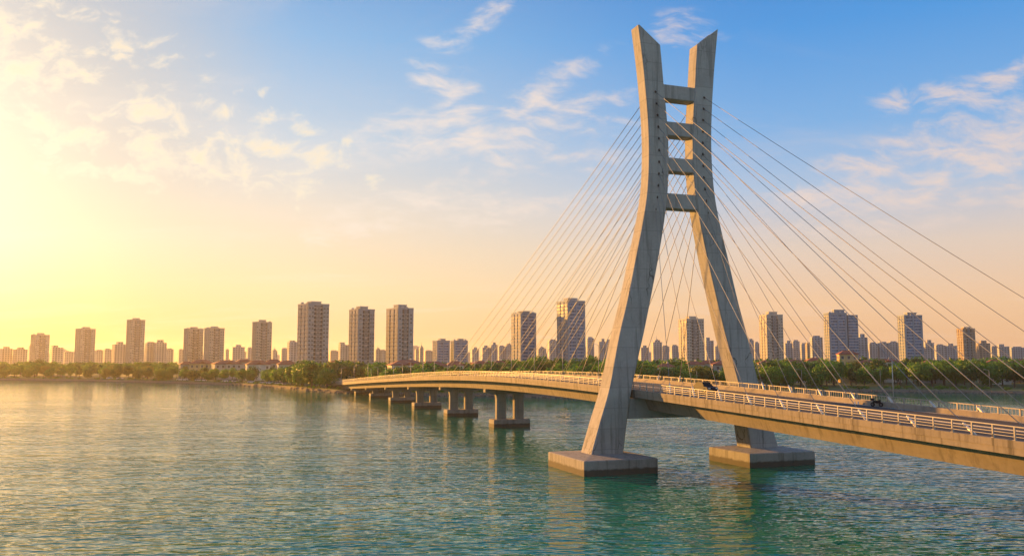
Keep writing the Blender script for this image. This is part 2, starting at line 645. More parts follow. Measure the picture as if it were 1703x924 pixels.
def dz(s):
    return smooth_tab(PROF, s)


def bridge_w(t, s, z=0):
    return Matrix.Rotation(BA, 4, 'Z') @ Vector((t, s, z)) + BC


def stations(a, b, step):
    n = max(1, int(round((b - a) / step)))
    return [a + (b - a) * i / n for i in range(n + 1)]


def sweep(mb, section, a, b, step=5, mi=0, off=0.0):
    """section: (t, dz) loop, swept along the deck"""
    mb.loft([[(t, s, dz(s) + z + off) for t, z in section] for s in stations(a, b, step)], mi)


# deck slab with its parts
mb = MB()
sweep(mb, [(-8.5, -.95), (8.5, -.95), (8.5, 0), (-8.5, 0)][::-1], S0, S1)
deck = mb.build('deck', M['deck'], bridge)
mb = MB()
sweep(mb, [(-8.56, -.42), (-8.56, .20), (-8.08, .20), (-8.08, -.42)], S0 + .01, S1 - .01)
mb.build('kerb', M['deck'], deck)
mb = MB()
sweep(mb, [(-5.9, -2.9 + .0), (5.9, -2.9), (6.6, -.955), (-6.6, -.955)][::-1], S0 + .02, S1 - .02)
mb.build('girder', M['girder'], deck)
mb = MB()
sweep(mb, [(-8.0, .004), (7.3, .004), (7.3, .010), (-8.0, .010)][::-1], S0 + .03, S1 - .03)
mb.build('roadway', M['asphalt'], deck)
for t in (-6.9, -.55, -.25, 6.9):
    mb = MB()
    sweep(mb, [(t - .09, .012), (t + .09, .012), (t + .09, .018), (t - .09, .018)][::-1], S0 + .04, S1 - .04)
    mb.build('lane_marking', M['line'], deck)
mb = MB()
sweep(mb, [(7.35, -.1), (7.85, -.1), (7.72, .58), (7.48, .58)][::-1], S0 + .05, S1 - .05)
mb.build('barrier', M['barrier'], deck)

# railings: near side with five rails, far side with balusters
near_rail = MB()
for hz, r in ((1.28, .045), (1.0, .024), (.74, .024), (.48, .024)):
    sweep(near_rail, [(-8.3 - r, hz - r), (-8.3 + r, hz - r), (-8.3 + r, hz + r), (-8.3 - r, hz + r)][::-1], S0 + .1, S1 - .1)
near_o = near_rail.build('railing', M['rail'], bridge)
post = MB()
post.box(-.05, .05, -.055, .055, .198, 1.24)
post.box(-.12, .12, -.13, .13, .198, .235)
post.box(-.05, .16, -.04, .04, .235, .50)
post_me = post.mesh('post', M['rail'])
posts = stations(S0 + 1, S1 - 1, 2.0)
seen = sorted([s for s in posts if s > -66], key=lambda s: abs(s + 64))[:100]
rest = MB()
for s in posts:
    if s in seen:
        inst('post', post_me, near_o, (-8.3, s, dz(s)))
    else:
        rest.box(-8.35, -8.25, s - .055, s + .055, dz(s) + .2, dz(s) + 1.22)
tag(rest.build('post', M['rail'], near_o), kind='stuff')
far_rail = MB()
for hz, r in ((1.22, .045), (.55, .03)):
    sweep(far_rail, [(8.2 - r, hz - r), (8.2 + r, hz - r), (8.2 + r, hz + r), (8.2 - r, hz + r)][::-1], S0 + .1, S1 - .1)
for s in stations(S0 + .5, 120, .42):
    z = dz(s)
    far_rail.box(8.18, 8.22, s - .018, s + .018, z + .55, z + 1.2)
far_o = far_rail.build('railing', M['rail_far'], bridge)
post = MB()
post.box(-.07, .07, -.08, .08, 0.004, 1.27)
post_me = post.mesh('post', M['rail_far'])
rest = MB()
for s in stations(S0 + 1.7, S1 - 1.7, 2.52):
    if -66 < s < 180:
        inst('post', post_me, far_o, (8.2, s, dz(s)))
    else:
        rest.box(8.13, 8.27, s - .08, s + .08, dz(s) + .004, dz(s) + 1.25)
tag(rest.build('post', M['rail_far'], far_o), kind='stuff')

# pylon
TS, TT = 2.3, .75                       # the pylon's place along and across the deck
OUT = [(2.2, 16.45), (7, 14.9), (11.5, 13.35), (17, 12.05), (20, 11.35), (25, 9.95), (32.5, 8.15), (38.5, 6.75), (43, 6.02),
       (49, 5.7), (54, 5.82), (59.5, 6.22), (64, 6.68), (70, 7.45)]
INN = [(2.2, 11.2), (7, 10.45), (11.5, 9.6), (17, 8.15), (20, 7.3), (25, 6.05), (32.5, 4.3), (38.5, 3.1), (43, 2.45),
       (49, 2.2), (54, 2.38), (59.5, 2.85), (64, 3.2), (70, 3.75)]
DEP = [(2.2, 3.9), (11.5, 3.6), (20, 3.2), (32, 2.95), (45, 2.65), (70, 2.6)]


def leg_ring(sg, z, zo=None, zi=None):
    """chamfered rectangle; zo / zi: heights of the outer and inner edge (slanted top)"""
    zo = z if zo is None else zo
    zi = z if zi is None else zi
    o, i, w = smooth_tab(OUT, zo), smooth_tab(INN, zi), smooth_tab(DEP, z) / 2
    c = .16
    pts = [(o - c, -w, zo), (i + c, -w, zi), (i, -w + c, zi), (i, w - c, zi), (i + c, w, zi), (o - c, w, zo), (o, w - c, zo), (o, -w + c, zo)]
    ring = [(TT + sg * a, TS + s, zz) for a, s, zz in pts]
    return ring if sg < 0 else ring[::-1]


legs = {}
for sg in (-1, 1):
    mb = MB()
    rings = [leg_ring(sg, z) for z in stations(2.2, 62, 1.6)]
    for k in range(1, 6):
        q = k / 5
        rings.append(leg_ring(sg, 62 + 6 * q, 62 + (69.45 + .6 * sg - 62) * q, 62 + (66.55 + .5 * sg - 62) * q))
    mb.loft(rings)
    legs[sg] = mb.build('pylon_leg', M['pylon'], bridge)
    # tie-down plates and dark form-tie holes up the leg
    for z in (14.0, 23.5, 33.0):
        pass

for z0, z1 in ((57.45, 59.75), (51.5, 53.75), (45.75, 47.95), (39.8, 42.2)):
    mb = MB()
    ti = smooth_tab(INN, (z0 + z1) / 2) + .35
    w = 1.12
    ring = lambda t: [(t, TS - w, z0 + .1), (t, TS - w + .1, z0), (t, TS + w - .1, z0), (t, TS + w, z0 + .1), (t, TS + w, z1 - .1),
                      (t, TS + w - .1, z1), (t, TS - w + .1, z1), (t, TS - w, z1 - .1)]
    mb.loft([ring(TT - ti), ring(TT + ti)])
    mb.build('crossbeam', M['beam'], bridge)
mb = MB()
w = 1.5
mb.loft([[(t, TS - w, 7.35), (t, TS + w, 7.35), (t, TS + w, 10.35), (t, TS - w, 10.35)] for t in (TT - 10.4, TT + 10.4)])
mb.build('crossbeam', M['beam'], bridge)

# pile caps
for sg, (t0, t1, s0, s1) in ((-1, (-19.3, -7.7, -4.9, 8.2)), (1, (7.9, 19.8, -4.9, 6.0))):
    mb = MB()
    c = .12
    def rr(z, g):
        return [(t0 + g, s0 + g, z), (t1 - g, s0 + g, z), (t1 - g, s1 - g, z), (t0 + g, s1 - g, z)]
    mb.loft([rr(-1.5, 0), rr(2.0, 0), rr(2.12, .12)], caps=False)
    cx, cs = (t0 + t1) / 2, (s0 + s1) / 2
    top = rr(2.12, .12)
    lg = smooth_tab(OUT, 2.2), smooth_tab(INN, 2.2)
    a0, a1 = sorted((TT + sg * (lg[0] + .4), TT + sg * (lg[1] - .4)))
    inner = [(a0, TS - 2.4, 2.32), (a1, TS - 2.4, 2.32), (a1, TS + 2.4, 2.32), (a0, TS + 2.4, 2.32)]
    mb.loft([top, inner], caps=False)
    mb.add(inner, [(0, 1, 2, 3)])
    mb.build('pile_cap', M['cap'], bridge)

# piers
PIERS = [80, 121.5, 162, 200.5, 241, 279, 317, 352]
for k, s in enumerate(PIERS):
    zb = dz(s) - 2.9
    gz = -1.2 if k < 6 else .6
    mb = MB()
    sec = [(-5.0, zb - .02 - .001), (-6.35, zb + .4), (-6.35, zb - .75), (-4.6, zb - 1.25), (4.6, zb - 1.25), (6.35, zb - .75), (6.35, zb + .4), (5.0, zb - .02)]
    sec = [(-6.4, zb - .05), (-6.4, zb - .8), (-4.3, zb - 1.3), (4.3, zb - 1.3), (6.4, zb - .8), (6.4, zb - .05)]
    mb.loft([[(t, s - .75, z) for t, z in sec], [(t, s + .75, z) for t, z in sec]])
    pier = mb.build('pier', M['pier'], bridge)
    for t in (-2.25, 2.25):
        mb = MB()
        def pr(z, a, b, c=.18):
            return [(t - a + c, s - b, z), (t + a - c, s - b, z), (t + a, s - b + c, z), (t + a, s + b - c, z),
                    (t + a - c, s + b, z), (t - a + c, s + b, z), (t - a, s + b - c, z), (t - a, s - b + c, z)]
        mb.loft([pr(1.2 if k < 6 else -.2, 1.2, .78), pr(zb - 2.4, 1.2, .78), pr(zb - 1.2, 1.42, .74)])
        mb.build('column', M['pier'], pier)
    if k < 6:
        mb = MB()
        def fr(z, g):
            return [(-4.6 + g, s - 1.9 + g, z), (4.6 - g, s - 1.9 + g, z), (4.6 - g, s + 1.9 - g, z), (-4.6 + g, s + 1.9 - g, z)]
        mb.loft([fr(-1.4, 0), fr(1.75, 0), fr(1.87, .12)])
        mb.build('footing', M['cap'], pier)
mb = MB()
mb.box(-7.2, 7.2, 385, 388, -1, dz(386) - 2.0)
mb.build('abutment', M['pier'], bridge)

# stay cables
NC = 14
for sg in (-1, 1):
    for side in (1, -1):
        for k in range(NC if side > 0 else NC - 3):
            q = k / (NC - 1 if side > 0 else NC - 4)                       # 0 = longest, at the top
            za = 58.4 + (39.8 - 58.4) * q
            if side > 0:
                s = 113 + (15 - 113) * q
            else:
                s = -71.5 + (-9 + 71.5) * q
            tl = TT + sg * (smooth_tab(OUT, za) + smooth_tab(INN, za)) / 2
            a = Vector((tl, TS + side * smooth_tab(DEP, za) * .42, za))
            e = Vector((8.0 if sg > 0 else -7.85, s, dz(s) + .05))
            d = (a - e).normalized()
            mb = MB()
            L = (a - e).length
            pts = []
            for i in range(9):
                f = i / 8
                p = e.lerp(a, f) - Vector((0, 0, 1)) * (4 * f * (1 - f) * L * L * .00005)
                pts.append(p)
            u = d.orthogonal().normalized()
            w = d.cross(u)
            mb.loft([[p + (u * math.cos(j * math.pi / 3) + w * math.sin(j * math.pi / 3)) * (.056 if side > 0 else .038) for j in range(6)] for p in pts])
            co = mb.build('stay_cable', M['cable'], bridge, True)
            mb = MB()
            mb.tube(e - d * .3, e + d * 1.5, .15, .12, 8)
            mb.tube(e + d * 1.5, e + d * 1.7, .12, .07, 8)
            mb.build('anchor_sleeve', M['anchor'], co, True)
            mb = MB()
            o_ = a + (e - a).normalized() * .55
            mb.tube(a, o_, .19, .12, 8)
            mb.build('anchor_socket', M['dark_steel'], co)

# ------------------------------------------------------------------ street lamps
def lamp_proto(h=7.0, two=False):
    root = empty('street_lamp', (0, 0, 0))
    mb = MB()
    mb.tube((0, 0, 0), (0, 0, .5), .15, .15, 10)
    mb.tube((0, 0, .5), (0, 0, h), .085, .055, 8)
    mb.build('pole', M['pole'], root, True)
    for sgn in ((1, -1) if two else (1,)):
        mb = MB()
        prev = Vector((0, 0, h - .05))
        for i in range(1, 6):
            a = i / 5
            p = Vector((-sgn * 1.5 * a, 0, h - .05 + .35 * math.sin(a * 1.5)))
            mb.tube(prev, p, .045, .04, 6)
            prev = p
        arm = mb.build('arm', M['pole'], root, True)
        mb = MB()
        x = -sgn * 1.5
        mb.loft([[(x + sgn * .1, -.06, h + .26), (x + sgn * .1, .06, h + .26), (x + sgn * .1, .06, h + .36), (x + sgn * .1, -.06, h + .36)],
                 [(x - sgn * .25, -.15, h + .27), (x - sgn * .25, .15, h + .27), (x - sgn * .25, .11, h + .40), (x - sgn * .25, -.11, h + .40)],
                 [(x - sgn * .75, -.11, h + .30), (x - sgn * .75, .11, h + .30), (x - sgn * .75, .07, h + .37), (x - sgn * .75, -.07, h + .37)]])
        mb.build('lamp_head', M['rail'], arm)
    return root


ORD = ['first', 'second', 'third', 'fourth', 'fifth', 'sixth', 'seventh', 'eighth', 'ninth', 'tenth', 'eleventh', 'twelfth',
       'thirteenth', 'fourteenth', 'fifteenth', 'sixteenth', 'seventeenth', 'eighteenth', 'nineteenth', 'twentieth']
lp1, lp2 = lamp_proto(), lamp_proto(7.0, True)
LG = 'street lamps along the bridge approach'
used = {lp1.name: False, lp2.name: False}


def put_lamp(proto, t, s, label, group=LG, sc_=1.0, world=None, rz=0):
    o = proto if not used[proto.name] else copy_obj(proto, None)
    used[proto.name] = True
    if world is None:
        o.location = bridge_w(t, s, dz(s))
        o.rotation_euler = (0, 0, BA + rz)
    else:
        o.location = world
        o.rotation_euler = (0, 0, rz)
    o.scale = (sc_,) * 3
    tag(o, label, 'street lamp', group)
    return o


put_lamp(lp1, 8.0, -33.6, 'tall thin street lamp behind the far barrier right of the pylon, river water behind it', sc_=.8)
ls = [308, 290, 272, 254, 236, 219, 200, 183, 165, 150, 134, 118, 101, 84, 66, 47]
for i, s in enumerate(ls):
    pr = lp2 if i == 5 else lp1
    lab = ('double armed street lamp on the bridge approach, between single armed lamps' if i == 5 else
           f'slim single armed street lamp on the bridge, {ORD[i]} counted from the wooded bank end')
    put_lamp(pr, 8.0 if i != 5 else 7.6, s, lab)
for i, s in enumerate((300, 262, 228)):
    put_lamp(lp1, -7.9, s, f'slim street lamp on the near edge of the approach, {ORD[i]} from the wooded bank', rz=math.pi)

# ------------------------------------------------------------------ vehicles
def car_proto(paint, L=4.4, W=1.8, Hc=1.46):
    root = empty('parked_car', (0, 0, 0))
    hw = W / 2
    prof = [(-L / 2, .35), (-L / 2 + .05, .72), (-L / 2 + .75, .90), (L / 2 - 1.35, .94), (L / 2 - .12, .80), (L / 2, .55), (L / 2 - .05, .28), (-L / 2 + .1, .26)]
    mb = MB()
    mb.loft([[(x, y, z) for x, z in [(px * kx, pz) for px, pz in prof]] for y, kx in ((-hw, .965), (-hw + .12, 1), (hw - .12, 1), (hw, .965))])
    mb.build('body', paint, root)
    cab = [(-L / 2 + .45, .88), (-L / 2 + 1.05, Hc - .04), (-L / 2 + 1.6, Hc), (.15, Hc), (.45, Hc - .06), (L / 2 - 1.15, .90)]
    mb = MB()
    mb.loft([[(x, -hw + .08 + (z - .88) * .33, z) for x, z in cab], [(x, hw - .08 - (z - .88) * .33, z) for x, z in cab]])
    mb.build('cabin', M['car_glass'], root)
    mb = MB()
    mb.loft([[(x, y, Hc + .012 + dz_) for x, y in ((-L / 2 + 1.15, -hw + .30), (.28, -hw + .30), (.28, hw - .30), (-L / 2 + 1.15, hw - .30))] for dz_ in (-.03, .02)])
    mb.build('roof', paint, root)
    for x in (-L / 2 + .85, L / 2 - .85):
        for sg in (-1, 1):
            mb = MB()
            mb.tube((x, sg * (hw - .2), .32), (x, sg * (hw + .012), .32), .32, .32, 16)
            wh = mb.build('wheel', M['tyre'], root)
            mb = MB()
            mb.tube((x, sg * (hw - .02), .32), (x, sg * (hw + .03), .32), .19, .17, 12)
            mb.build('rim', M['rim'], wh)
    for sg in (-1, 1):
        mb = MB()
        mb.box(L / 2 - .16, L / 2 + .005, sg * .62 - .17, sg * .62 + .17, .58, .72)
        mb.build('headlight', M['lens'], root)
        mb = MB()
        mb.box(-L / 2 - .004, -L / 2 + .1, sg * .66 - .14, sg * .66 + .14, .60, .75)
        mb.build('tail_light', M['tail'], root)
    return root


c0 = car_proto(M['carpaint'])
c0.name = 'car'
P = onz(1172, 652, dz(-2) + .02)
c0.location = (P.x, P.y, dz(-2) + .02)
c0.rotation_euler = (0, 0, BA - R(90))
tag(c0, 'dark blue car driving across the bridge deck between the two pylon legs', 'car')

# motorbike by the far barrier
mbk = empty('motorbike', bridge_w(6.75, -32.2, dz(-32.2) + .012), BA - R(70),
            'small dark motorbike beside the sunlit barrier next to the tall lamp', 'motorbike')
mb = MB()
mb.loft([[(-.55, -.11, .62), (-.55, .11, .62), (-.55, .10, .78), (-.55, -.10, .78)], [(-.1, -.16, .50), (-.1, .16, .50), (-.1, .14, .82), (-.1, -.14, .82)],
         [(.3, -.17, .48), (.3, .17, .48), (.3, .15, .92), (.3, -.15, .92)], [(.62, -.08, .62), (.62, .08, .62), (.62, .10, 1.0), (.62, -.10, 1.0)]])
mb.build('body', M['black'], mbk)
for x in (-.62, .66):
    mb = MB()
    mb.tube((x, -.07, .31), (x, .07, .31), .31, .31, 18)
    wh = mb.build('wheel', M['tyre'], mbk)
    mb = MB()
    mb.tube((x, -.08, .31), (x, .08, .31), .17, .17, 12)
    mb.build('rim', M['rim'], wh)
mb = MB()
mb.tube((.66, 0, .35), (.45, 0, 1.02), .04, .04)
mb.tube((.42, -.36, 1.06), (.42, .36, 1.06), .025, .025)
mb.build('handlebar', M['dark_steel'], mbk)
mb = MB()
mb.loft([[(x, y, z) for x, y in ((-.82, -.2), (-.42, -.2), (-.42, .2), (-.82, .2))] for z in (.84, 1.18)])
mb.build('top_case', M['black'], mbk)
mb = MB()
mb.loft([[(-.45, -.13, .80), (.15, -.15, .82), (.15, .15, .82), (-.45, .13, .80)], [(-.45, -.11, .88), (.12, -.12, .89), (.12, .12, .89), (-.45, .11, .88)]])
mb.build('seat', M['dark_steel'], mbk)
mbk.scale = (.8, .8, .85)
# two little white marker posts at the far lane's edge
for k, t in enumerate((6.9, 7.1)):
    mb = MB()
    mb.tube((0, 0, 0), (0, 0, .30), .09, .07, 8)
    mb.tube((0, 0, .30), (0, 0, .36), .11, .05, 8)
    o = mb.build('marker_post', M['whitepaint'])
    o.location = bridge_w(t, -28.4 - k * .35, dz(-28.5) + .012)
    tag(o, 'short white marker post on the road edge in front of the sunlit barrier', 'marker', 'white marker posts on the deck')
# ------------------------------------------------------------------ trees
def leaf_mat(name, col, yellow=.3):
    m, nt, b = new_mat(name)
    oi = nt.node('ShaderNodeObjectInfo').outputs['Random']
    geo = nt.node('ShaderNodeNewGeometry')
    n = nt.noise(geo.outputs['Position'], .5, 3, .6)
    lo = tuple(c * .62 for c in col)
    hi = (col[0] * 1.6, col[1] * 1.35, col[2] * 1.1)
    c = nt.ramp(n, [(.3, lo), (.55, col), (.75, hi)])
    c = nt.mix(nt.m('MULTIPLY', geo.outputs['Random Per Island'], .55), c, hi)
    c = nt.mix(nt.m('MULTIPLY', oi, yellow), c, (col[1] * 1.05, col[1] * .95, col[2]))
    nt.put(b.inputs['Base Color'], c)
    b.inputs['Roughness'].default_value = .6
    tr = nt.node('ShaderNodeBsdfTranslucent')
    nt.put(tr.inputs[0], nt.mix(1.0, c, (1.25, 1.3, .7), 'MULTIPLY'))
    ms = nt.node('ShaderNodeMixShader')
    ms.inputs[0].default_value = .38
    nt.l.new(b.outputs[0], ms.inputs[1])
    nt.l.new(tr.outputs[0], ms.inputs[2])
    nt.l.new(ms.outputs[0], nt.n['Material Output'].inputs[0])
    return m


LEAF = {'dark': leaf_mat('dark_leaves', (.028, .095, .012), .08), 'mid green': leaf_mat('green_leaves', (.050, .168, .016), .1),
        'bright green': leaf_mat('bright_leaves', (.085, .215, .020), .14), 'olive': leaf_mat('olive_leaves', (.11, .15, .02), .25)}


def crown_geo(seed, rx, h0, h1, nlobe, nleaf, size, droop=0.0):
    """leaf clumps: small quads strewn over several uneven lobes"""
    rnd = random.Random(seed)
    cz, rz = (h0 + h1) / 2, (h1 - h0) / 2
    lobes = []
    for i in range(nlobe):
        a = rnd.random() * 6.283
        rr_ = rnd.random() ** .5
        zz = rnd.uniform(-.75, .9)
        k = math.sqrt(max(.05, 1 - zz * zz))
        c = Vector((math.cos(a) * rx * .66 * rr_ * k, math.sin(a) * rx * .66 * rr_ * k, cz + zz * rz * .66))
        lobes.append((c, rx * rnd.uniform(.30, .52)))
    vs, fs = [], []
    for i in range(nleaf):
        c, r = rnd.choice(lobes)
        d = Vector((rnd.gauss(0, 1), rnd.gauss(0, 1), rnd.gauss(0, 1) + .25)).normalized()
        p = c + d * r * (rnd.uniform(.72, 1.06) if rnd.random() < .8 else rnd.uniform(.3, .8))
        p.z -= droop * (d.x * d.x + d.y * d.y) * r * rnd.random()
        nrm = (d + Vector((rnd.gauss(0, .45), rnd.gauss(0, .45), rnd.gauss(0, .45)))).normalized()
        u = nrm.orthogonal().normalized()
        w = nrm.cross(u)
        a = rnd.random() * 6.283
        u, w = u * math.cos(a) + w * math.sin(a), w * math.cos(a) - u * math.sin(a)
        s = size * rnd.uniform(.6, 1.3)
        o = len(vs)
        vs += [p - u * s - w * s * .5, p + u * s * .2 - w * s * .75, p + u * s * 1.1 + w * s * .1, p + u * s * .1 + w * s * .8]
        fs.append((o, o + 1, o + 2, o + 3))
    return vs, fs, lobes


def make_tree(seed, kind, tone):
    rnd = random.Random(seed * 13 + 1)
    if kind == 'round':
        rx, h0, h1, nl, nf, sz, dr = 5.0, 1.6, 10.0, 13, 2100, .36, .1
    elif kind == 'spreading':
        rx, h0, h1, nl, nf, sz, dr = 6.0, 2.4, 9.6, 15, 2300, .38, .3
    elif kind == 'tall':
        rx, h0, h1, nl, nf, sz, dr = 3.7, 1.8, 12.0, 12, 1800, .36, .1
    else:                                           # billowing
        rx, h0, h1, nl, nf, sz, dr = 5.4, .7, 9.6, 18, 2500, .35, .5
    vs, fs, lobes = crown_geo(seed, rx, h0, h1, nl, nf, sz, dr)
    me = bpy.data.meshes.new('crown')
    me.from_pydata(vs, [], fs)
    me.materials.append(LEAF[tone])
    mb = MB()
    th = h0 + (h1 - h0) * .45
    bend = [Vector((0, 0, -.3)), Vector((rnd.uniform(-.15, .15), rnd.uniform(-.15, .15), h0)), Vector((rnd.uniform(-.4, .4), rnd.uniform(-.4, .4), th))]
    for a, b, r0, r1 in ((bend[0], bend[1], .30, .22), (bend[1], bend[2], .22, .13)):
        mb.tube(a, b, r0, r1, 7)
    for c, r in lobes[:7]:
        a = bend[1].lerp(bend[2], rnd.random() * .8)
        mb.tube(a, c, .10, .035, 5)
    return mb.mesh('trunk', M['bark'], True), me


PROTO = []
sd = 1
for kind in ('round', 'spreading', 'tall', 'billowing'):
    for tone in ('dark', 'mid green', 'bright green', 'olive'):
        if (kind, tone) in (('tall', 'olive'), ('spreading', 'olive')):
            continue
        PROTO.append((kind, tone, *make_tree(sd, kind, tone)))
        sd += 1
BYKIND = {}
for p in PROTO:
    BYKIND.setdefault(p[0], []).append(p)

LANDMARK = [(65, 'golden hazed outermost tower'), (140, 'broad golden hazed tower'), (223, 'tall slim hazed tower'),
            (338, 'twin joined towers'), (434, 'lone beige tower'), (519, 'tallest grey tower'), (600, 'middle grey tower'),
            (664, 'grey tower beside the red roof'), (748, 'low double block'), (871, 'flat capped blue tower'),
            (950, 'tallest blue glass tower'), (1150, 'cream tower between the pylon legs'), (1284, 'balconied tower near the pylon'),
            (1396, 'wide stepped blue tower'), (1516, 'curved top blue tower'), (1608, 'small brown tower')]


def landmark(x):
    return min(LANDMARK, key=lambda q: abs(q[0] - x))[1]


HOUSES = [  # x0, x1, y eave, y ridge, depth behind the shore, colour, label
    (300, 322, 606, 600.5, 62, 'cream', 'small cream villa with a hipped red roof below the twin joined towers'),
    (316, 354, 604.5, 597.5, 75, 'gold', 'sunlit yellow villa with tall windows below the twin joined towers'),
    (356, 398, 605, 598.5, 66, 'cream', 'long pale villa with white framed windows beside the sunlit yellow villa'),
    (392, 420, 602, 596.5, 110, 'cream', 'villa with a dull red roof standing behind the long pale villa'),
    (411, 447, 606, 598.5, 62, 'white', 'white villa with a broad red roof below the lone beige tower'),
    (440, 470, 604, 597, 100, 'cream', 'red roofed villa right of the lone beige tower'),
    (463, 492, 606, 599, 70, 'white', 'red roofed villa with arched front left of the tallest grey tower'),
    (548, 566, 604, 599, 170, 'cream', 'small red roofed house between the tallest and middle grey towers'),
    (648, 706, 607, 598, 72, 'white', 'long white building with an orange red hipped roof behind the bridge lamps'),
    (699, 742, 608, 600.5, 84, 'cream', 'lower red roofed wing joined beside the long white building'),
    (744, 770, 607, 600, 100, 'white', 'white house with a small red roof below the low double block'),
    (786, 812, 605, 599.5, 130, 'cream', 'red roofed house among trees right of the low double block'),
    (820, 842, 604, 599, 150, 'white', 'small pale house left of the flat capped blue tower'),
    (1094, 1120, 610, 604, 70, 'white', 'low red roofed house among trees beside the near pylon leg'),
    (1140, 1168, 606, 600, 95, 'white', 'white walled house with red roof below the cream tower'),
    (1166, 1190, 604, 598.5, 120, 'cream', 'red roofed house right of the cream tower between the pylon legs'),
    (1186, 1226, 606, 599, 82, 'cream', 'wide red roofed house left of the far pylon leg'),
    (1262, 1300, 604, 598, 90, 'cream', 'red roofed house right of the far pylon leg'),
    (1300, 1338, 602, 597, 110, 'white', 'long red roofed house below the balconied tower near the pylon'),
    (1342, 1366, 600, 594.5, 135, 'cream', 'red roofed house left of the golden pavilion'),
    (1395, 1424, 589, 582, 95, 'gold', 'golden sunlit pavilion with steep roof below the wide stepped blue tower'),
    (1428, 1456, 603, 598, 85, 'cream', 'low red roofed house right of the golden pavilion'),
    (1455, 1494, 602, 596, 100, 'white', 'long low house with a red roof left of the curved top blue tower'),
    (1534, 1566, 604, 598, 90, 'cream', 'red roofed house right of the curved top blue tower'),
    (1640, 1674, 605, 597, 74, 'white', 'red roofed house with white gable among trees right of the small brown tower'),
    (1684, 1716, 602, 596.5, 110, 'cream', 'red roofed house at the far end of the right bank'),
]


def free_of(X, Y, e, x):
    # keep off the bridge approach
    v = Matrix.Rotation(-BA, 4, 'Z') @ (Vector((X, Y, 0)) - BC)
    if abs(v.x) < 10.8 and v.y < 402:
        return False
    for h in HOUSES:
        if h[0] - 3 < x < h[1] + 3 and abs(e - h[4] - 7) < 13:
            return False
    return True


def tree_h(x, row, rnd):
    base = interp([(-100, 8.0), (290, 8.0), (320, 7.0), (470, 7.4), (500, 11.0), (560, 12.0), (600, 12.0), (650, 10.5), (760, 10.5), (850, 11.0),
                   (1060, 9.5), (1240, 9.5), (1300, 11.0), (1700, 11.5)], x)
    back = interp([(-100, 11.5), (290, 11), (320, 8.6), (490, 8.8), (520, 13), (620, 13), (660, 10.5), (750, 11), (800, 13.0), (1000, 15.0),
                   (1080, 12.5), (1230, 12.8), (1300, 14.5), (1760, 14.5)], x)
    return (base + (back - base) * row / 4) * rnd.uniform(.88, 1.12)


rt = random.Random(11)
trees = []
for row, e0 in enumerate((15, 27, 42, 62, 90)):
    x = -55 + rt.uniform(0, 10)
    while x < 1765:
        lawn = interp([(1040, 0), (1100, 6), (1360, 12), (1430, 20), (1703, 14)], x)
        e = e0 + lawn + rt.uniform(-4, 4)
        d = shore_d(x) + e
        step = 1400 * interp([(0, 9.6), (4, 11.5)], row) / d
        xx = x + rt.uniform(-.25, .25) * step
        X, Y = at(xx, e)
        if free_of(X, Y, e, xx):
            trees.append((xx, e, row, X, Y, tree_h(xx, row, rt)))
        x += step * rt.uniform(.8, 1.2)
for x_, e_, h_ in ((478, 14, 10), (490, 9, 11), (505, 12, 12.5), (521, 8, 12.5), (534, 13, 11.5), (546, 8, 9.5), (466, 12, 9)):
    trees.append((x_, e_, 0, *at(x_, e_), h_))
trees.sort(key=lambda q: q[2])
keep, surplus = trees[:296], trees[296:]
ROWN = ['front', 'second', 'third', 'fourth', 'rear']
cnt = {}
keep.sort(key=lambda q: (q[2], q[0]))
for xx, e, row, X, Y, h in keep:
    r_ = rt.random()
    kind = 'billowing' if row == 0 and r_ < .55 else ('round' if r_ < .55 else 'spreading' if r_ < .78 else 'tall')
    opts = BYKIND[kind]
    w_ = [(1.0 if o_[1] == 'dark' else 1.3 if o_[1] == 'mid green' else (1.3 if row < 2 else .7) if o_[1] == 'bright green' else .35) for o_ in opts]
    if xx > 1280:
        w_ = [a * (1.4 if o_[1] == 'dark' else 1) for a, o_ in zip(w_, opts)]
    if 440 < xx < 570 and row < 2:
        w_ = [1.0 if o_[1] in ('bright green', 'mid green') else .05 for o_ in opts]
    kd, tone, tm, cm = rt.choices(opts, w_)[0]
    hh = {'round': 10.0, 'spreading': 9.6, 'tall': 12.0, 'billowing': 9.6}[kd]
    lm = landmark(xx)
    key = (lm, row)
    cnt[key] = cnt.get(key, 0) + 1
    root = empty('broadleaf_tree', (X, Y, interp(BANK, e) - .1), rt.uniform(0, 6.28))
    s_ = h / hh
    sx = max(s_, .85) * rt.uniform(.92, 1.15)
    root.scale = (sx, sx * rt.uniform(.92, 1.08), s_)
    tag(root, f'{tone} {kd} tree, {ORD[cnt[key]-1]} along {ROWN[row]} row below the {lm}', 'tree', 'trees along the far bank')
    inst('trunk', tm, root)
    inst('crown', cm, root)


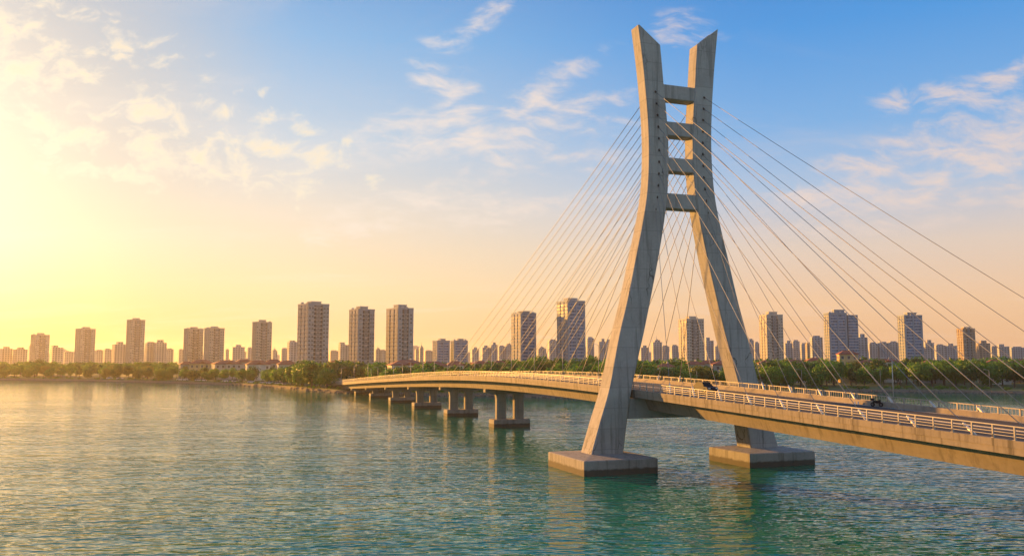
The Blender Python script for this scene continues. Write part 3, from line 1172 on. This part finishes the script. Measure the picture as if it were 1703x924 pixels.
# the wood farther back reads as one mass
def build_woods():
    src = [crown_geo(90 + i, 5.2, 1.0, 10.0, 12, 420, .78, .2)[:2] for i in range(4)]
    vs, fs, mi = [], [], []
    rnd = random.Random(5)
    spots = [(s_[3], s_[4], s_[5]) for s_ in surplus]
    for i in range(820):
        x = rnd.uniform(-420, 2120) if i < 660 else rnd.uniform(470, 860)
        e = rnd.uniform(108, 330)
        X, Y = at(x, e)
        if not free_of(X, Y, e, x):
            continue
        spots.append((X, Y, interp([(-100, 11.5), (290, 10.5), (330, 9.5), (480, 10), (560, 12.5), (660, 10.5), (760, 11), (860, 13), (1060, 12.5), (1240, 13), (1300, 14), (2000, 14)], x) * rnd.uniform(.8, 1.08)))
    for x in [*range(-420, -60, 24), *range(1775, 2120, 24)]:
        for e in (18, 34, 56, 84):
            X, Y = at(x + rnd.uniform(-9, 9), e + rnd.uniform(-5, 5))
            spots.append((X, Y, rnd.uniform(8, 11.5)))
    for X, Y, h in spots:
        v, f = rnd.choice(src)
        a, s_ = rnd.random() * 6.28, h / 10.0
        ca, sa = math.cos(a) * max(s_, .95), math.sin(a) * max(s_, .95)
        o = len(vs)
        vs += [(X + p.x * ca - p.y * sa, Y + p.x * sa + p.y * ca, 2 + p.z * s_) for p in v]
        fs += [tuple(i + o for i in q) for q in f]
        mi += [rnd.choice((0, 0, 1, 1, 2))] * len(f)
    me = bpy.data.meshes.new('woods')
    me.from_pydata(vs, [], fs)
    for k_ in ('dark', 'mid green', 'bright green'):
        me.materials.append(LEAF[k_])
    me.polygons.foreach_set('material_index', mi)
    o = bpy.data.objects.new('woods', me)
    COL.objects.link(o)
    tag(o, 'continuous belt of green woods behind the bank trees', None, None, 'stuff')


build_woods()


def build_undergrowth():
    vs, fs, mi = [], [], []
    rnd = random.Random(8)
    src = [crown_geo(70 + i, 1.3, 0, 1.6, 5, 90, .26)[:2] for i in range(3)]
    for i in range(900):
        x = rnd.uniform(-60, 1765)
        if mnoise.noise(Vector((x * .03, 4, 0))) < -.15:
            continue
        e = rnd.uniform(6, 15)
        X, Y = at(x, e)
        v, f = rnd.choice(src)
        s_ = rnd.uniform(.35, 1.0)
        o = len(vs)
        z0 = interp(BANK, e) - .2
        vs += [(X + p.x * s_, Y + p.y * s_, z0 + p.z * s_) for p in v]
        fs += [tuple(i + o for i in q) for q in f]
        mi += [rnd.choice((0, 1, 1, 2))] * len(f)
    me = bpy.data.meshes.new('undergrowth')
    me.from_pydata(vs, [], fs)
    for k_ in ('mid green', 'bright green', 'olive'):
        me.materials.append(LEAF[k_])
    me.polygons.foreach_set('material_index', mi)
    o = bpy.data.objects.new('undergrowth', me)
    COL.objects.link(o)
    tag(o, 'low bushes and reeds along the water edge', None, None, 'stuff')
    mb = MB()
    for i in range(700):
        x = rnd.uniform(380, 1765)
        e = rnd.uniform(-.8, 3.2)
        jit = (mnoise.noise(Vector((x * .05, 3.1, 0))) * 3.5 + mnoise.noise(Vector((x * .19, 9.1, 0))) * 1.8)
        X, Y = at(x, e + jit)
        r = rnd.uniform(.2, .75)
        z = interp(BANK, e)
        ring = lambda k, zz: [(X + math.cos(a_ * 1.257 + i) * r * k * rnd.uniform(.8, 1.2), Y + math.sin(a_ * 1.257 + i) * r * k * rnd.uniform(.8, 1.2), zz) for a_ in range(5)]
        mb.loft([ring(1.0, z - .4), ring(1.05, z + r * .3), ring(.5, z + r * .75)])
    o = mb.build('rubble', M['rock'])
    tag(o, 'brown rocks scattered along the water edge', None, None, 'stuff')


build_undergrowth()

# ------------------------------------------------------------------ buildings
def wall_mat(name, col, vary=.12):
    m, nt, b = new_mat(name)
    co = nt.node('ShaderNodeTexCoord').outputs['Object']
    n = nt.noise(nt.mapping(co, (.5, .5, .06)), 1.0, 5, .65)
    n2 = nt.noise(co, .08, 3, .5)
    c = nt.ramp(n, [(.3, tuple(v * (1 - 2 * vary) for v in col)), (.6, col), (.8, tuple(v * (1 + vary) for v in col))])
    c = nt.mix(.3, c, nt.ramp(n2, [(.35, tuple(v * .75 for v in col)), (.65, tuple(v * 1.12 for v in col))]))
    nt.put(b.inputs['Base Color'], c)
    b.inputs['Roughness'].default_value = .8
    return m


WALL = {'grey': wall_mat('grey_render', (.27, .295, .32)), 'beige': wall_mat('beige_render', (.36, .33, .29)),
        'cream': wall_mat('cream_render', (.40, .38, .34)), 'white': wall_mat('white_render', (.62, .57, .49)),
        'gold': wall_mat('sunlit_ochre_render', (.58, .42, .20)), 'brown': wall_mat('brown_render', (.28, .21, .155)),  # gold: warm sunlight put into the wall colour
        'blue': wall_mat('blue_grey_render', (.20, .26, .335))}
M['band'] = wall_mat('dark_band_render', (.17, .18, .195))
M['recess'] = wall_mat('shaded_recess_render', (.10, .092, .085))  # tower core coloured dark to deepen the shade inside the recesses
M['slab'] = plain('balcony_slab', (.42, .41, .39), .8, 0, .12, .3)


def roof_tile():
    m, nt, b = new_mat('red_roof_tiles')
    co = nt.node('ShaderNodeTexCoord').outputs['Object']
    n = nt.noise(co, .6, 5, .65)
    c = nt.ramp(n, [(.3, (.20, .055, .03)), (.6, (.33, .10, .05)), (.8, (.40, .16, .08))])
    nt.put(b.inputs['Base Color'], c)
    b.inputs['Roughness'].default_value = .85
    return m


M['tile'] = roof_tile()


def curtain(name, glass, line, fh=3.1, fw=1.6):
    m, nt, b = new_mat(name)
    co = nt.node('ShaderNodeTexCoord').outputs['Object']
    x, y, z = nt.sep(co)
    fz = nt.m('FRACT', nt.m('DIVIDE', z, fh))
    fx = nt.m('FRACT', nt.m('DIVIDE', nt.m('ADD', x, y), fw))
    iz, ix = nt.m('FLOOR', nt.m('DIVIDE', z, fh)), nt.m('FLOOR', nt.m('DIVIDE', nt.m('ADD', x, y), fw))
    wn = nt.node('ShaderNodeTexWhiteNoise', noise_dimensions='2D')
    nt.put(wn.inputs['Vector'], nt.comb(ix, iz, 0))
    g = nt.mix(wn.outputs[0], tuple(v * .45 for v in glass), tuple(v * 1.6 for v in glass))
    c = nt.mix(nt.maprange(fz, .70, .74), g, line)
    c = nt.mix(nt.m('MULTIPLY', nt.maprange(fx, .86, .9), .7), c, line)
    nt.put(b.inputs['Base Color'], c)
    nt.put(b.inputs['Roughness'], nt.maprange(fz, .70, .74, .18, .7))
    return m


M['curtain'] = curtain('blue_curtain_wall', (.04, .10, .20), (.26, .31, .37))


def far_facade(name, col):
    m, nt, b = new_mat(name)
    co = nt.node('ShaderNodeTexCoord').outputs['Object']
    x, y, z = nt.sep(co)
    fz = nt.m('FRACT', nt.m('DIVIDE', z, 3.3))
    fx = nt.m('FRACT', nt.m('DIVIDE', nt.m('ADD', x, nt.m('MULTIPLY', y, 1.03)), 4.2))
    w = nt.m('MULTIPLY', nt.maprange(fz, .42, .46), nt.m('MULTIPLY', nt.maprange(fx, .28, .32), nt.maprange(fx, .84, .88, 1, 0)))
    rec = nt.m('FRACT', nt.m('DIVIDE', nt.m('ADD', x, y), 13.0))
    r = nt.maprange(rec, .80, .82, 0, .45)
    n = nt.noise(co, .05, 3, .5)
    c = nt.ramp(n, [(.35, tuple(v * .8 for v in col)), (.65, tuple(v * 1.15 for v in col))])
    c = nt.mix(nt.m('MULTIPLY', w, .8), c, (.05, .055, .06))
    c = nt.mix(r, c, tuple(v * .25 for v in col))
    nt.put(b.inputs['Base Color'], c)
    b.inputs['Roughness'].default_value = .7
    return m


FARF = [far_facade('hazed_facade_grey', (.33, .35, .38)), far_facade('far_facade_beige', (.40, .37, .33)),
        far_facade('hazed_facade_blue', (.25, .31, .38)), far_facade('far_facade_brown', (.28, .235, .19))]  # grey and blue facades carry distance haze as a paler, bluish tone

# shared window: frame with a recessed dark pane
wm = MB()
wm.box(-.5, .5, -.06, .10, -.5, .5, 0)
win_me = None
wm = MB()
for x0, x1, z0, z1 in ((-.5, -.43, -.5, .5), (.43, .5, -.5, .5), (-.43, .43, .44, .5), (-.43, .43, -.5, -.42), (-.03, .03, -.42, .44)):
    wm.box(x0, x1, -.10, .05, z0, z1, 0)
wm.add([(-.43, -.03, -.42), (-.03, -.03, -.42), (-.03, -.03, .44), (-.43, -.03, .44), (.03, -.03, -.42), (.43, -.03, -.42), (.43, -.03, .44), (.03, -.03, .44)],
       [(0, 1, 2, 3), (4, 5, 6, 7)], 1)
win_me = wm.mesh('window', [M['slab'], M['glass']])
M['blind'] = plain('drawn_blinds', (.26, .25, .235), .6, 0, .2, .4)
win_blind = wm.mesh('window', [M['slab'], M['blind']])
rw = random.Random(31)
WV, WF, WMI = wm.v, wm.f, wm.mi


def tower(x0, x1, yt, yc, split, d, wall, label, crown, glass=False, parts=True, wing=None, phi=27, flare=0.0, group='high apartment towers on the far bank', floor=3.15):
    xm = (x0 + x1) / 2
    th = math.atan((xm - CX) / F)
    k = d / F * math.cos(th)
    w1, w2 = (split - x0) * k, (x1 - split) * k
    ph = R(phi)
    a, b = w2 / math.cos(ph), w1 / math.sin(ph)
    rot = ph - th
    zt = ond(xm, yt, d).z
    zc = ond(xm, yc, d).z
    cor = ond(split, 600, d)
    rm = Matrix.Rotation(rot, 4, 'Z')
    cen = Vector((cor.x, cor.y, 2.0)) - rm @ Vector((-a / 2, -b / 2, 0))
    Ht = zt - 2.0
    root = empty('apartment_tower', cen, rot, label, 'apartment tower', group)
    W = WALL[wall]
    mb = MB()
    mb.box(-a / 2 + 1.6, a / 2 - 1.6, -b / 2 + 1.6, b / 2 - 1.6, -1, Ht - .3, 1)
    # projecting bays on the two faces in view and, plainer, behind
    fb = [(.0, .28), (.38, .60), (.70, 1.0)] if not glass else [(0, .10), (.46, .54), (.90, 1.0)]
    lb = [(.0, .27), (.37, .62), (.72, 1.0)]
    nfl = int((Ht - 2) / floor)
    wins = []
    slabs = MB()
    for f0, f1 in fb:
        p0, p1 = -a / 2 + f0 * a, -a / 2 + f1 * a
        mb.box(p0, p1, -b / 2, -b / 2 + 1.7, -1, Ht, 2 if (.2 < f0 < .45 and not glass) else 0)
        mb.box(p0, p1, b / 2 - 1.7, b / 2, -1, Ht)
        if not glass:
            n = max(1, int(round((p1 - p0) / 2.9)))
            for i in range(n):
                wins += [('F', p0 + (i + .5) * (p1 - p0) / n, min(2.2, (p1 - p0) / n * .76), fl) for fl in range(nfl)]
    for f0, f1 in lb:
        p0, p1 = -b / 2 + f0 * b, -b / 2 + f1 * b
        mb.box(-a / 2, -a / 2 + 1.7, p0 + (.012 if f0 == 0 else 0), p1, -1, Ht - .004)
        mb.box(a / 2 - 1.7, a / 2, p0 + (.012 if f0 == 0 else 0), p1 - (.012 if f1 == 1 else 0), -1, Ht - .004)
        n = max(1, int(round((p1 - p0) / 2.9)))
        for i in range(n):
            wins += [('L', p0 + (i + .5) * (p1 - p0) / n, min(2.2, (p1 - p0) / n * .76), fl) for fl in range(nfl)]
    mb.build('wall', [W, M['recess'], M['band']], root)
    # balcony slabs in the recesses
    for fl in range(nfl):
        z = 1.0 + (fl + 1) * floor - .75
        if not glass:
            for g0, g1 in ((.28, .38), (.60, .70)):
                slabs.box(-a / 2 + g0 * a + .02, -a / 2 + g1 * a - .02, -b / 2 + .25, -b / 2 + 1.59, z, z + .5)
        for g0, g1 in ((.27, .37), (.62, .72)):
            slabs.box(-a / 2 + .25, -a / 2 + 1.59, -b / 2 + g0 * b + .02, -b / 2 + g1 * b - .02, z, z + .5)
        slabs.box(-a / 2 - .10, a / 2 + .10, -b / 2 - .10, -b / 2 + .3, z - .02 - .22, z - .02) if fl % 1 == 0 and not glass else None
        slabs.box(-a / 2 - .11, -a / 2 + .3, -b / 2 + .31, b / 2, z - .25, z - .03)
    slabs.build('balconies' if False else 'balcony', M['slab'], root)
    if glass:
        mb = MB()
        for g0, g1 in ((.10, .46), (.54, .90)):
            mb = MB()
            mb.box(-a / 2 + g0 * a + .01, -a / 2 + g1 * a - .01, -b / 2 + .3, -b / 2 + 1.59, -1, Ht - .2)
            mb.build('curtain_wall', M['curtain'], root)
    # windows: the hundred that show largest are parts, the rest one mesh
    wins.sort(key=lambda q: (q[0] == 'L', -q[3]))
    if glass:
        wins.sort(key=lambda q: -q[3])
    rest = MB()
    for i, (fc, p, wd, fl) in enumerate(wins):
        z = 1.0 + fl * floor + 1.15 + .75
        if fc == 'F':
            loc, rz = (p, -b / 2, z), 0
        else:
            loc, rz = (-a / 2, p, z), -math.pi / 2
        if parts and i < 100:
            inst('window', win_blind if rw.random() < .22 else win_me, root, loc, rz, (wd, 1, 1.75))
        else:
            mt = Matrix.Translation(loc) @ Matrix.Rotation(rz, 4, 'Z') @ Matrix.Diagonal((wd, 1, 1.75, 1))
            o = len(rest.v)
            rest.v += [tuple(mt @ Vector(v)) for v in WV]
            rest.f += [tuple(i_ + o for i_ in q) for q in WF]
            bl = rw.random() < .22
            rest.mi += [2 if (q_ and bl) else q_ for q_ in WMI]
    if rest.v:
        tag(rest.build('window', [M['slab'], M['glass'], M['blind']], root), kind='stuff')
    # parapet and roof house
    mb = MB()
    for q in ((-a / 2 - .12, a / 2 + .12, -b / 2 - .12, -b / 2 + .3), (-a / 2 - .12, a / 2 + .12, b / 2 - .3, b / 2 + .12),
              (-a / 2 - .12, -a / 2 + .3, -b / 2 + .31, b / 2 - .31), (a / 2 - .3, a / 2 + .12, -b / 2 + .31, b / 2 - .31)):
        mb.box(*q, Ht - .32, Ht + 1.0)
    mb.build('parapet', W, root)
    c0, c1 = crown
    # pixel span -> local x span through the tower's middle
    ux = lambda px: ((px - xm) * k) / math.cos(ph) + 0
    h0, h1 = ux(c0) * .72, ux(c1) * .72
    bw = b * .20
    hz = zc - 2.0
    mb = MB()
    mb.box(h0, h1, -bw, bw, Ht - .31, hz - .7)
    rc = mb.build('roof_house', W, root)
    mb = MB()
    mb.box(h0 - .35 - flare, h1 + .35 + flare, -bw - .35 - flare, bw + .35 + flare, hz - .698, hz)
    mb.build('roof_slab', M['slab'], rc)
    q = random.Random(int(x0))
    for i in range(3):
        mb = MB()
        px_, py_ = q.uniform(-a * .4, a * .4), q.choice((-.36, .36)) * b
        mb.box(px_ - .9, px_ + .9, py_ - .8, py_ + .8, Ht - .31, Ht + q.uniform(1.6, 2.6))
        mb.build('water_tank', M['slab'], root)
    if wing:
        wx0, wx1, wy, base = wing
        Hw = ond(xm, wy, d).z - 2.0
        l0, l1 = ux(wx0), ux(wx1)
        mb = MB()
        mb.box(l0, l1, -b / 2 + 1.5, b / 2 - 1.5, -1, Hw)
        mb.build('wing', W, root)
        mb = MB()
        mb.box(l0 + .4, l1 - .4, -b / 2 + 1.25, -b / 2 + 1.49, -1, Hw - .6)
        mb.build('curtain_wall', M['curtain'], root)
    return root


tower(49, 81, 557, 553, 57, 1250, 'beige', 'broad hazed tower in golden glow, outermost of the high towers by the sun', (59, 72), parts=False)
tower(123, 157, 547, 543, 132, 1200, 'beige', 'golden hazed tower with a wide flat top, second from the sun side', (134, 148), parts=False)
tower(208, 239, 532, 528, 215, 1120, 'beige', 'tall slim hazed beige tower standing clear of its low neighbours', (217, 230), parts=False)
tower(304, 337, 547, 543, 312, 1060, 'beige', 'hazed beige tower joined to a twin, the one nearer the sun', (314, 327), parts=False)
tower(338, 372, 546, 542, 347, 1040, 'beige', 'hazed beige tower joined to a twin, the one farther from the sun', (348, 361), parts=False)
tower(418, 451, 536, 531, 425, 960, 'beige', 'lone beige grey tower above the red roofed villas', (428, 441), parts=False)
tower(493, 546, 506, 499.5, 511, 650, 'grey', 'tallest and nearest grey apartment tower with sunlit flank over the bank trees', (510, 532))
tower(579, 622, 515, 508, 594.5, 690, 'grey', 'middle grey apartment tower of the three beside the bridge end', (592, 610))
tower(641, 687, 513, 505, 661, 690, 'grey', 'grey apartment tower rising behind the long red roofed white building', (655, 674))
tower(850, 892, 521, 516, 866, 800, 'blue', 'blue glass tower with a thin flat overhanging cap seen through the stay cables', (863, 880), glass=True, flare=.9)
tower(926, 974, 501, 494, 944.5, 760, 'blue', 'tallest blue glass tower with sunlit edge left of the near pylon leg', (938, 960), glass=True)
tower(1129, 1172, 531, 525, 1143, 900, 'cream', 'cream balconied tower seen between the two pylon legs', (1142, 1159))
tower(1264, 1304, 524, 517.5, 1277, 900, 'cream', 'cream and blue grey tower with balconies just right of the far pylon leg', (1276, 1295))
tower(1372, 1411, 521, 514, 1381, 900, 'blue', 'wide blue glass tower with stepped wing and crown behind the cables', (1387, 1411), glass=True, wing=(1409, 1426, 523, 0))
tower(1495, 1537, 525, 519, 1507, 880, 'blue', 'blue glass tower with a raised top near the tall street lamp', (1508, 1528), glass=True, flare=.5)
tower(1593, 1624, 547, 543, 1604, 1000, 'brown', 'small brown tower alone at the right end of the skyline', (1602, 1617))
tower(719, 748, 567, 562.5, 727, 1000, 'blue', 'left block of the low double tower with grey blue front', (729, 741), glass=True)
tower(749, 778, 567, 562.5, 755, 1010, 'blue', 'right block of the low double tower with grey blue front', (760, 772), glass=True)


# middle-distance and far blocks, each a thing of its own
def block(x0, x1, y, d, mat, label, step=0, group='hazy blocks on the far skyline'):
    k = d / F
    xm = (x0 + x1) / 2
    zt = ond(xm, y, d).z
    w = (x1 - x0) * k
    P_ = ond(xm, 600, d)
    q = random.Random(int(x0 * 7 + d))
    th = math.atan((xm - CX) / F)
    ph = R(q.uniform(8, 24))
    a = w * .86 / math.cos(ph)
    b = max(8, w * .32 / math.sin(ph) * .6)
    mb = MB()
    Hh = zt - 2
    rise = .10 * Hh if step else .05 * Hh
    mb.box(-a / 2, a / 2, -b / 2, b / 2, -1, Hh - rise)
    if step == 1:
        mb.box(-a * .22, a * .25, -b * .3, b * .3, Hh - rise, Hh)
    elif step == 2:
        mb.box(-a * .5 + .3, a * .02, -b * .4, b * .4, Hh - rise, Hh)
    elif step == 3:
        mb.box(-a * .3, a * .3, -b * .35, b * .35, Hh - rise, Hh - rise * .3)
        mb.box(-a * .12, a * .12, -b * .2, b * .2, Hh - rise * .3, Hh)
        mb.tube((0, 0, Hh), (0, 0, Hh + rise * 1.2), .5, .2, 6)
    else:
        mb.box(-a * .35, a * .3, -b * .3, b * .3, Hh - rise, Hh)
    o = mb.build('apartment_block', mat)
    o.location = (P_.x, P_.y, 2)
    o.rotation_euler = (0, 0, ph - th)
    tag(o, label, 'apartment block', group)


MIDB = [(0, 18, 576, 1500, 1, 1), (23, 43, 577, 1500, 1, 1), (84, 103, 574, 1450, 1, 2), (106, 120, 584, 1700, 1, 0), (158, 171, 581, 1700, 1, 0), (172, 184, 579, 1600, 1, 0),
        (187, 208, 568, 1350, 1, 1), (241, 258, 568, 1350, 1, 0), (255, 275, 565, 1350, 1, 1), (276, 287, 579, 1600, 1, 0), (296, 304, 580, 1700, 1, 0),
        (374, 380, 580, 1700, 0, 0), (383, 405, 573, 1450, 0, 1), (410, 419, 577, 1600, 0, 0), (452, 460, 580, 1600, 0, 3), (466, 478, 578, 1550, 0, 0),
        (478, 493, 566, 1200, 0, 0), (547, 562, 582, 1800, 1, 0), (563, 580, 569, 1350, 1, 2), (623, 633, 578, 1700, 1, 3), (633, 641, 581, 1700, 1, 0), (690, 697, 580, 1800, 1, 0), (697, 704, 574, 1500, 1, 3),
        (705, 719, 582, 1800, 1, 0), (783, 796, 577, 1600, 0, 1), (800, 814, 574, 1500, 2, 1), (815, 827, 569, 1500, 2, 1), (828, 840, 574, 1600, 2, 0), (840, 851, 571, 1600, 0, 0),
        (893, 908, 576, 1500, 0, 3), (911, 927, 564, 1300, 0, 0), (975, 988, 560, 1350, 2, 0), (996, 1008, 563, 1350, 2, 1), (1007, 1018, 564, 1400, 2, 0),
        (1064, 1079, 574, 1500, 2, 1), (1084, 1101, 564, 1350, 0, 3), (1100, 1113, 574, 1600, 2, 0), (1116, 1128, 573, 1500, 2, 0), (1173, 1187, 561, 1250, 2, 2), (1188, 1200, 572, 1600, 0, 1),
        (1245, 1254, 563, 1300, 2, 0), (1255, 1263, 568, 1500, 2, 0), (1305, 1318, 566, 1400, 2, 1), (1318, 1330, 565, 1450, 0, 0), (1332, 1344, 570, 1500, 2, 0), (1349, 1368, 558, 1200, 2, 0), (1341, 1349, 569, 1400, 3, 0),
        (1426, 1443, 555, 1150, 2, 1), (1445, 1460, 569, 1350, 0, 0), (1460, 1478, 568, 1350, 2, 0), (1478, 1495, 567, 1350, 0, 0), (1538, 1553, 565, 1300, 0, 1), (1556, 1572, 572, 1450, 0, 0), (1572, 1590, 571, 1450, 2, 1),
        (1626, 1646, 566, 1250, 3, 1), (1649, 1660, 575, 1500, 0, 0), (1661, 1678, 572, 1450, 0, 2), (1681, 1703, 576, 1600, 2, 0)]
SHAPE = ['flat topped', 'stepped top', 'one shouldered', 'spired']
MN = ['grey', 'beige', 'blue grey', 'brown']
def ordinals(lst):
    """count outwards from the nearest big tower, on each side of it"""
    out = {}
    for i, xm in sorted(enumerate(lst), key=lambda q: abs(q[1] - [p[0] for p in LANDMARK if p[1] == landmark(q[1])][0])):
        lm = landmark(xm)
        side = 'left' if xm < [q[0] for q in LANDMARK if q[1] == lm][0] else 'right'
        k = sum(1 for v in out.values() if v[1:] == (side, lm))
        out[i] = (ORD[k], side, lm)
    return out


names = ordinals([(q[0] + q[1]) / 2 for q in MIDB])
for i, (x0, x1, y, d, mi_, st) in enumerate(MIDB):
    o_, side, lm = names[i]
    block(x0, x1, y, d, FARF[mi_], f'{MN[mi_]} {SHAPE[st]} block, {o_} {side} of the {lm}', st, 'mid-distance blocks behind the towers')
rf = random.Random(21)
x = -30.0
far = []
while x < 1740:
    w = rf.choice((5, 7, 8, 10, 13, 18, 22)) * rf.uniform(.8, 1.2)
    d = rf.uniform(2200, 3400)
    y = rf.uniform(581, 592) if rf.random() < .82 else rf.uniform(573, 581)
    far.append((x, x + w, y, d, rf.choice((0, 0, 1, 2)), rf.choice((0, 0, 1, 1, 2, 3))))
    x += w + rf.uniform(-2, 16)
names = ordinals([(q[0] + q[1]) / 2 for q in far])
for i, (x0, x1, y, d, mi_, st) in enumerate(far):
    o_, side, lm = names[i]
    block(x0, x1, y, d, FARF[mi_], f'faint {SHAPE[st]} far block, {o_} {side} of the {lm}', st)


# houses
def house(x0, x1, ye, yr, e, wall, label):
    xm = (x0 + x1) / 2
    d = shore_d(xm) + e
    k = d / F
    w = (x1 - x0) * k * 1.02
    ze, zr = ond(xm, ye, d).z, ond(xm, yr, d).z
    q = random.Random(int(x0))
    dp = min(w * .7, 13.0)
    P_ = ond(xm, 600, d + dp / 2)
    th = math.atan((xm - CX) / F)
    root = empty('villa', (P_.x, P_.y, 2), R(q.uniform(4, 16)) - th, label, 'house', 'red roofed houses on the far bank')
    hh = ze - 2
    mb = MB()
    mb.box(-w / 2, w / 2, -dp / 2, dp / 2, -1, hh)
    mb.box(-w / 2 - .1, w / 2 + .1, -dp / 2 - .1, dp / 2 + .1, hh - .5, hh - .002)
    if w > 14:
        mb.box(-w * .13, w * .13, -dp / 2 - 1.2, -dp / 2 - .101, -1, hh - .003)
    mb.build('wall', WALL[wall], root)
    o_ = .7
    rh = zr - ze
    mb = MB()
    r_ = dp / 2 * .9
    A = [(-w / 2 - o_, -dp / 2 - o_, hh), (w / 2 + o_, -dp / 2 - o_, hh), (w / 2 + o_, dp / 2 + o_, hh), (-w / 2 - o_, dp / 2 + o_, hh)]
    Bq = [(p[0], p[1], hh + .22) for p in A]
    mb.loft([A, Bq], caps=False)
    mb.add(A, [(3, 2, 1, 0)])
    rx = max(w / 2 - r_, .3)
    mb.add(Bq + [(-rx, 0, hh + rh), (rx, 0, hh + rh)], [(0, 1, 5, 4), (1, 2, 5), (2, 3, 4, 5), (3, 0, 4)])
    if w > 14:
        g = w * .13 + .5
        mb.add([(-g, -dp / 2 - 1.9, hh + .25), (g, -dp / 2 - 1.9, hh + .25), (0, -dp / 2 - 1.9, hh + rh * .62), (0, -dp * .12, hh + rh * .62), (-g, -dp * .2, hh + .25), (g, -dp * .2, hh + .25)],
               [(0, 1, 2), (0, 2, 3, 4), (1, 5, 3, 2), (0, 4, 5, 1)])
    rf_ = mb.build('roof', M['tile'], root)
    mb = MB()
    mb.box(rx * .5, rx * .5 + .8, .6, 1.4, hh + rh * .5, hh + rh + .8)
    mb.build('chimney', WALL['white'], rf_)
    n = max(2, int(w / 3.4))
    nf = max(1, int(hh / 3.6))
    for fl in range(max(0, nf - 3), nf):
        z = hh - 1.9 - (nf - 1 - fl) * 3.5
        for i in range(n):
            p = -w / 2 + (i + .5) * w / n
            y = -dp / 2 - .02
            if w > 14 and abs(p) < w * .13 + .9:
                if abs(p) > w * .13 - .8:
                    continue
                y = -dp / 2 - 1.22
            inst('window', win_me, root, (p, y, z), 0, (1.5, 1, 2.0))
        for i in range(2):
            inst('window', win_me, root, (-w / 2 - .02, -dp / 2 + (i + .5) * dp / 2, z), -math.pi / 2, (1.4, 1, 2.0))


for h in HOUSES:
    house(*h)

# ------------------------------------------------------------------ bank traffic and lamps
cars = {}
CARS = [(303, 'white', 0), (311, 'white', 0), (334, 'silver', 0), (342, 'white', 0), (379, 'white', 0), (387, 'white', 0), (396, 'silver', 0),
        (421, 'white', 0), (441, 'silver', 0), (452, 'white', 0), (466, 'white', 0), (479, 'silver', 0), (204, 'white', 0), (187, 'white', 0)]
CARS.sort()
PAINT = {'white': M['whitepaint'], 'silver': M['silverpaint'], 'red': M['redpaint']}
cc = {}
for x, col, _ in CARS:
    if col not in cars:
        o = car_proto(PAINT[col])
        cars[col] = o
    else:
        o = copy_obj(cars[col], None)
    X, Y = at(x, 10.8)
    o.location = (X, Y, interp(BANK, 10.8) + .12)
    o.rotation_euler = (0, 0, R(random.uniform(-8, 8)) - math.atan((x - CX) / F))
    lm = landmark(x)
    cc[(col, lm)] = cc.get((col, lm), 0) + 1
    tag(o, f'{col} car parked on the bank, {ORD[cc[(col, lm)]-1]} {col} one below the {lm}', 'car', 'cars parked along the far bank')
for x, e, nm in ((1157, 24, 'slim lamp post on the bank between the pylon legs'), (1460, 22, 'slim lamp post on the lawn left of the tall bridge lamp'),
                 (1330, 24, 'slim lamp post on the lawn below the balconied tower near the pylon'), (1640, 20, 'slim lamp post on the lawn below the small brown tower')):
    X, Y = at(x, e)
    put_lamp(lp1, 0, 0, nm, 'lamp posts on the bank lawn', 1.25, Vector((X, Y, interp(BANK, e))), 0)

# ------------------------------------------------------------------ render settings
sc.view_settings.view_transform = 'Standard'
sc.view_settings.look = 'None'
sc.view_settings.exposure = EXPO
sc.view_settings.gamma = 1.0
sc.view_settings.use_curve_mapping = False
cy = sc.cycles
cy.use_denoising = True
cy.max_bounces = 6
cy.diffuse_bounces = 2
cy.glossy_bounces = 3
cy.transmission_bounces = 2
cy.volume_bounces = 0
cy.transparent_max_bounces = 8
cy.sample_clamp_indirect = 6
cy.caustics_reflective = False
cy.caustics_refractive = False
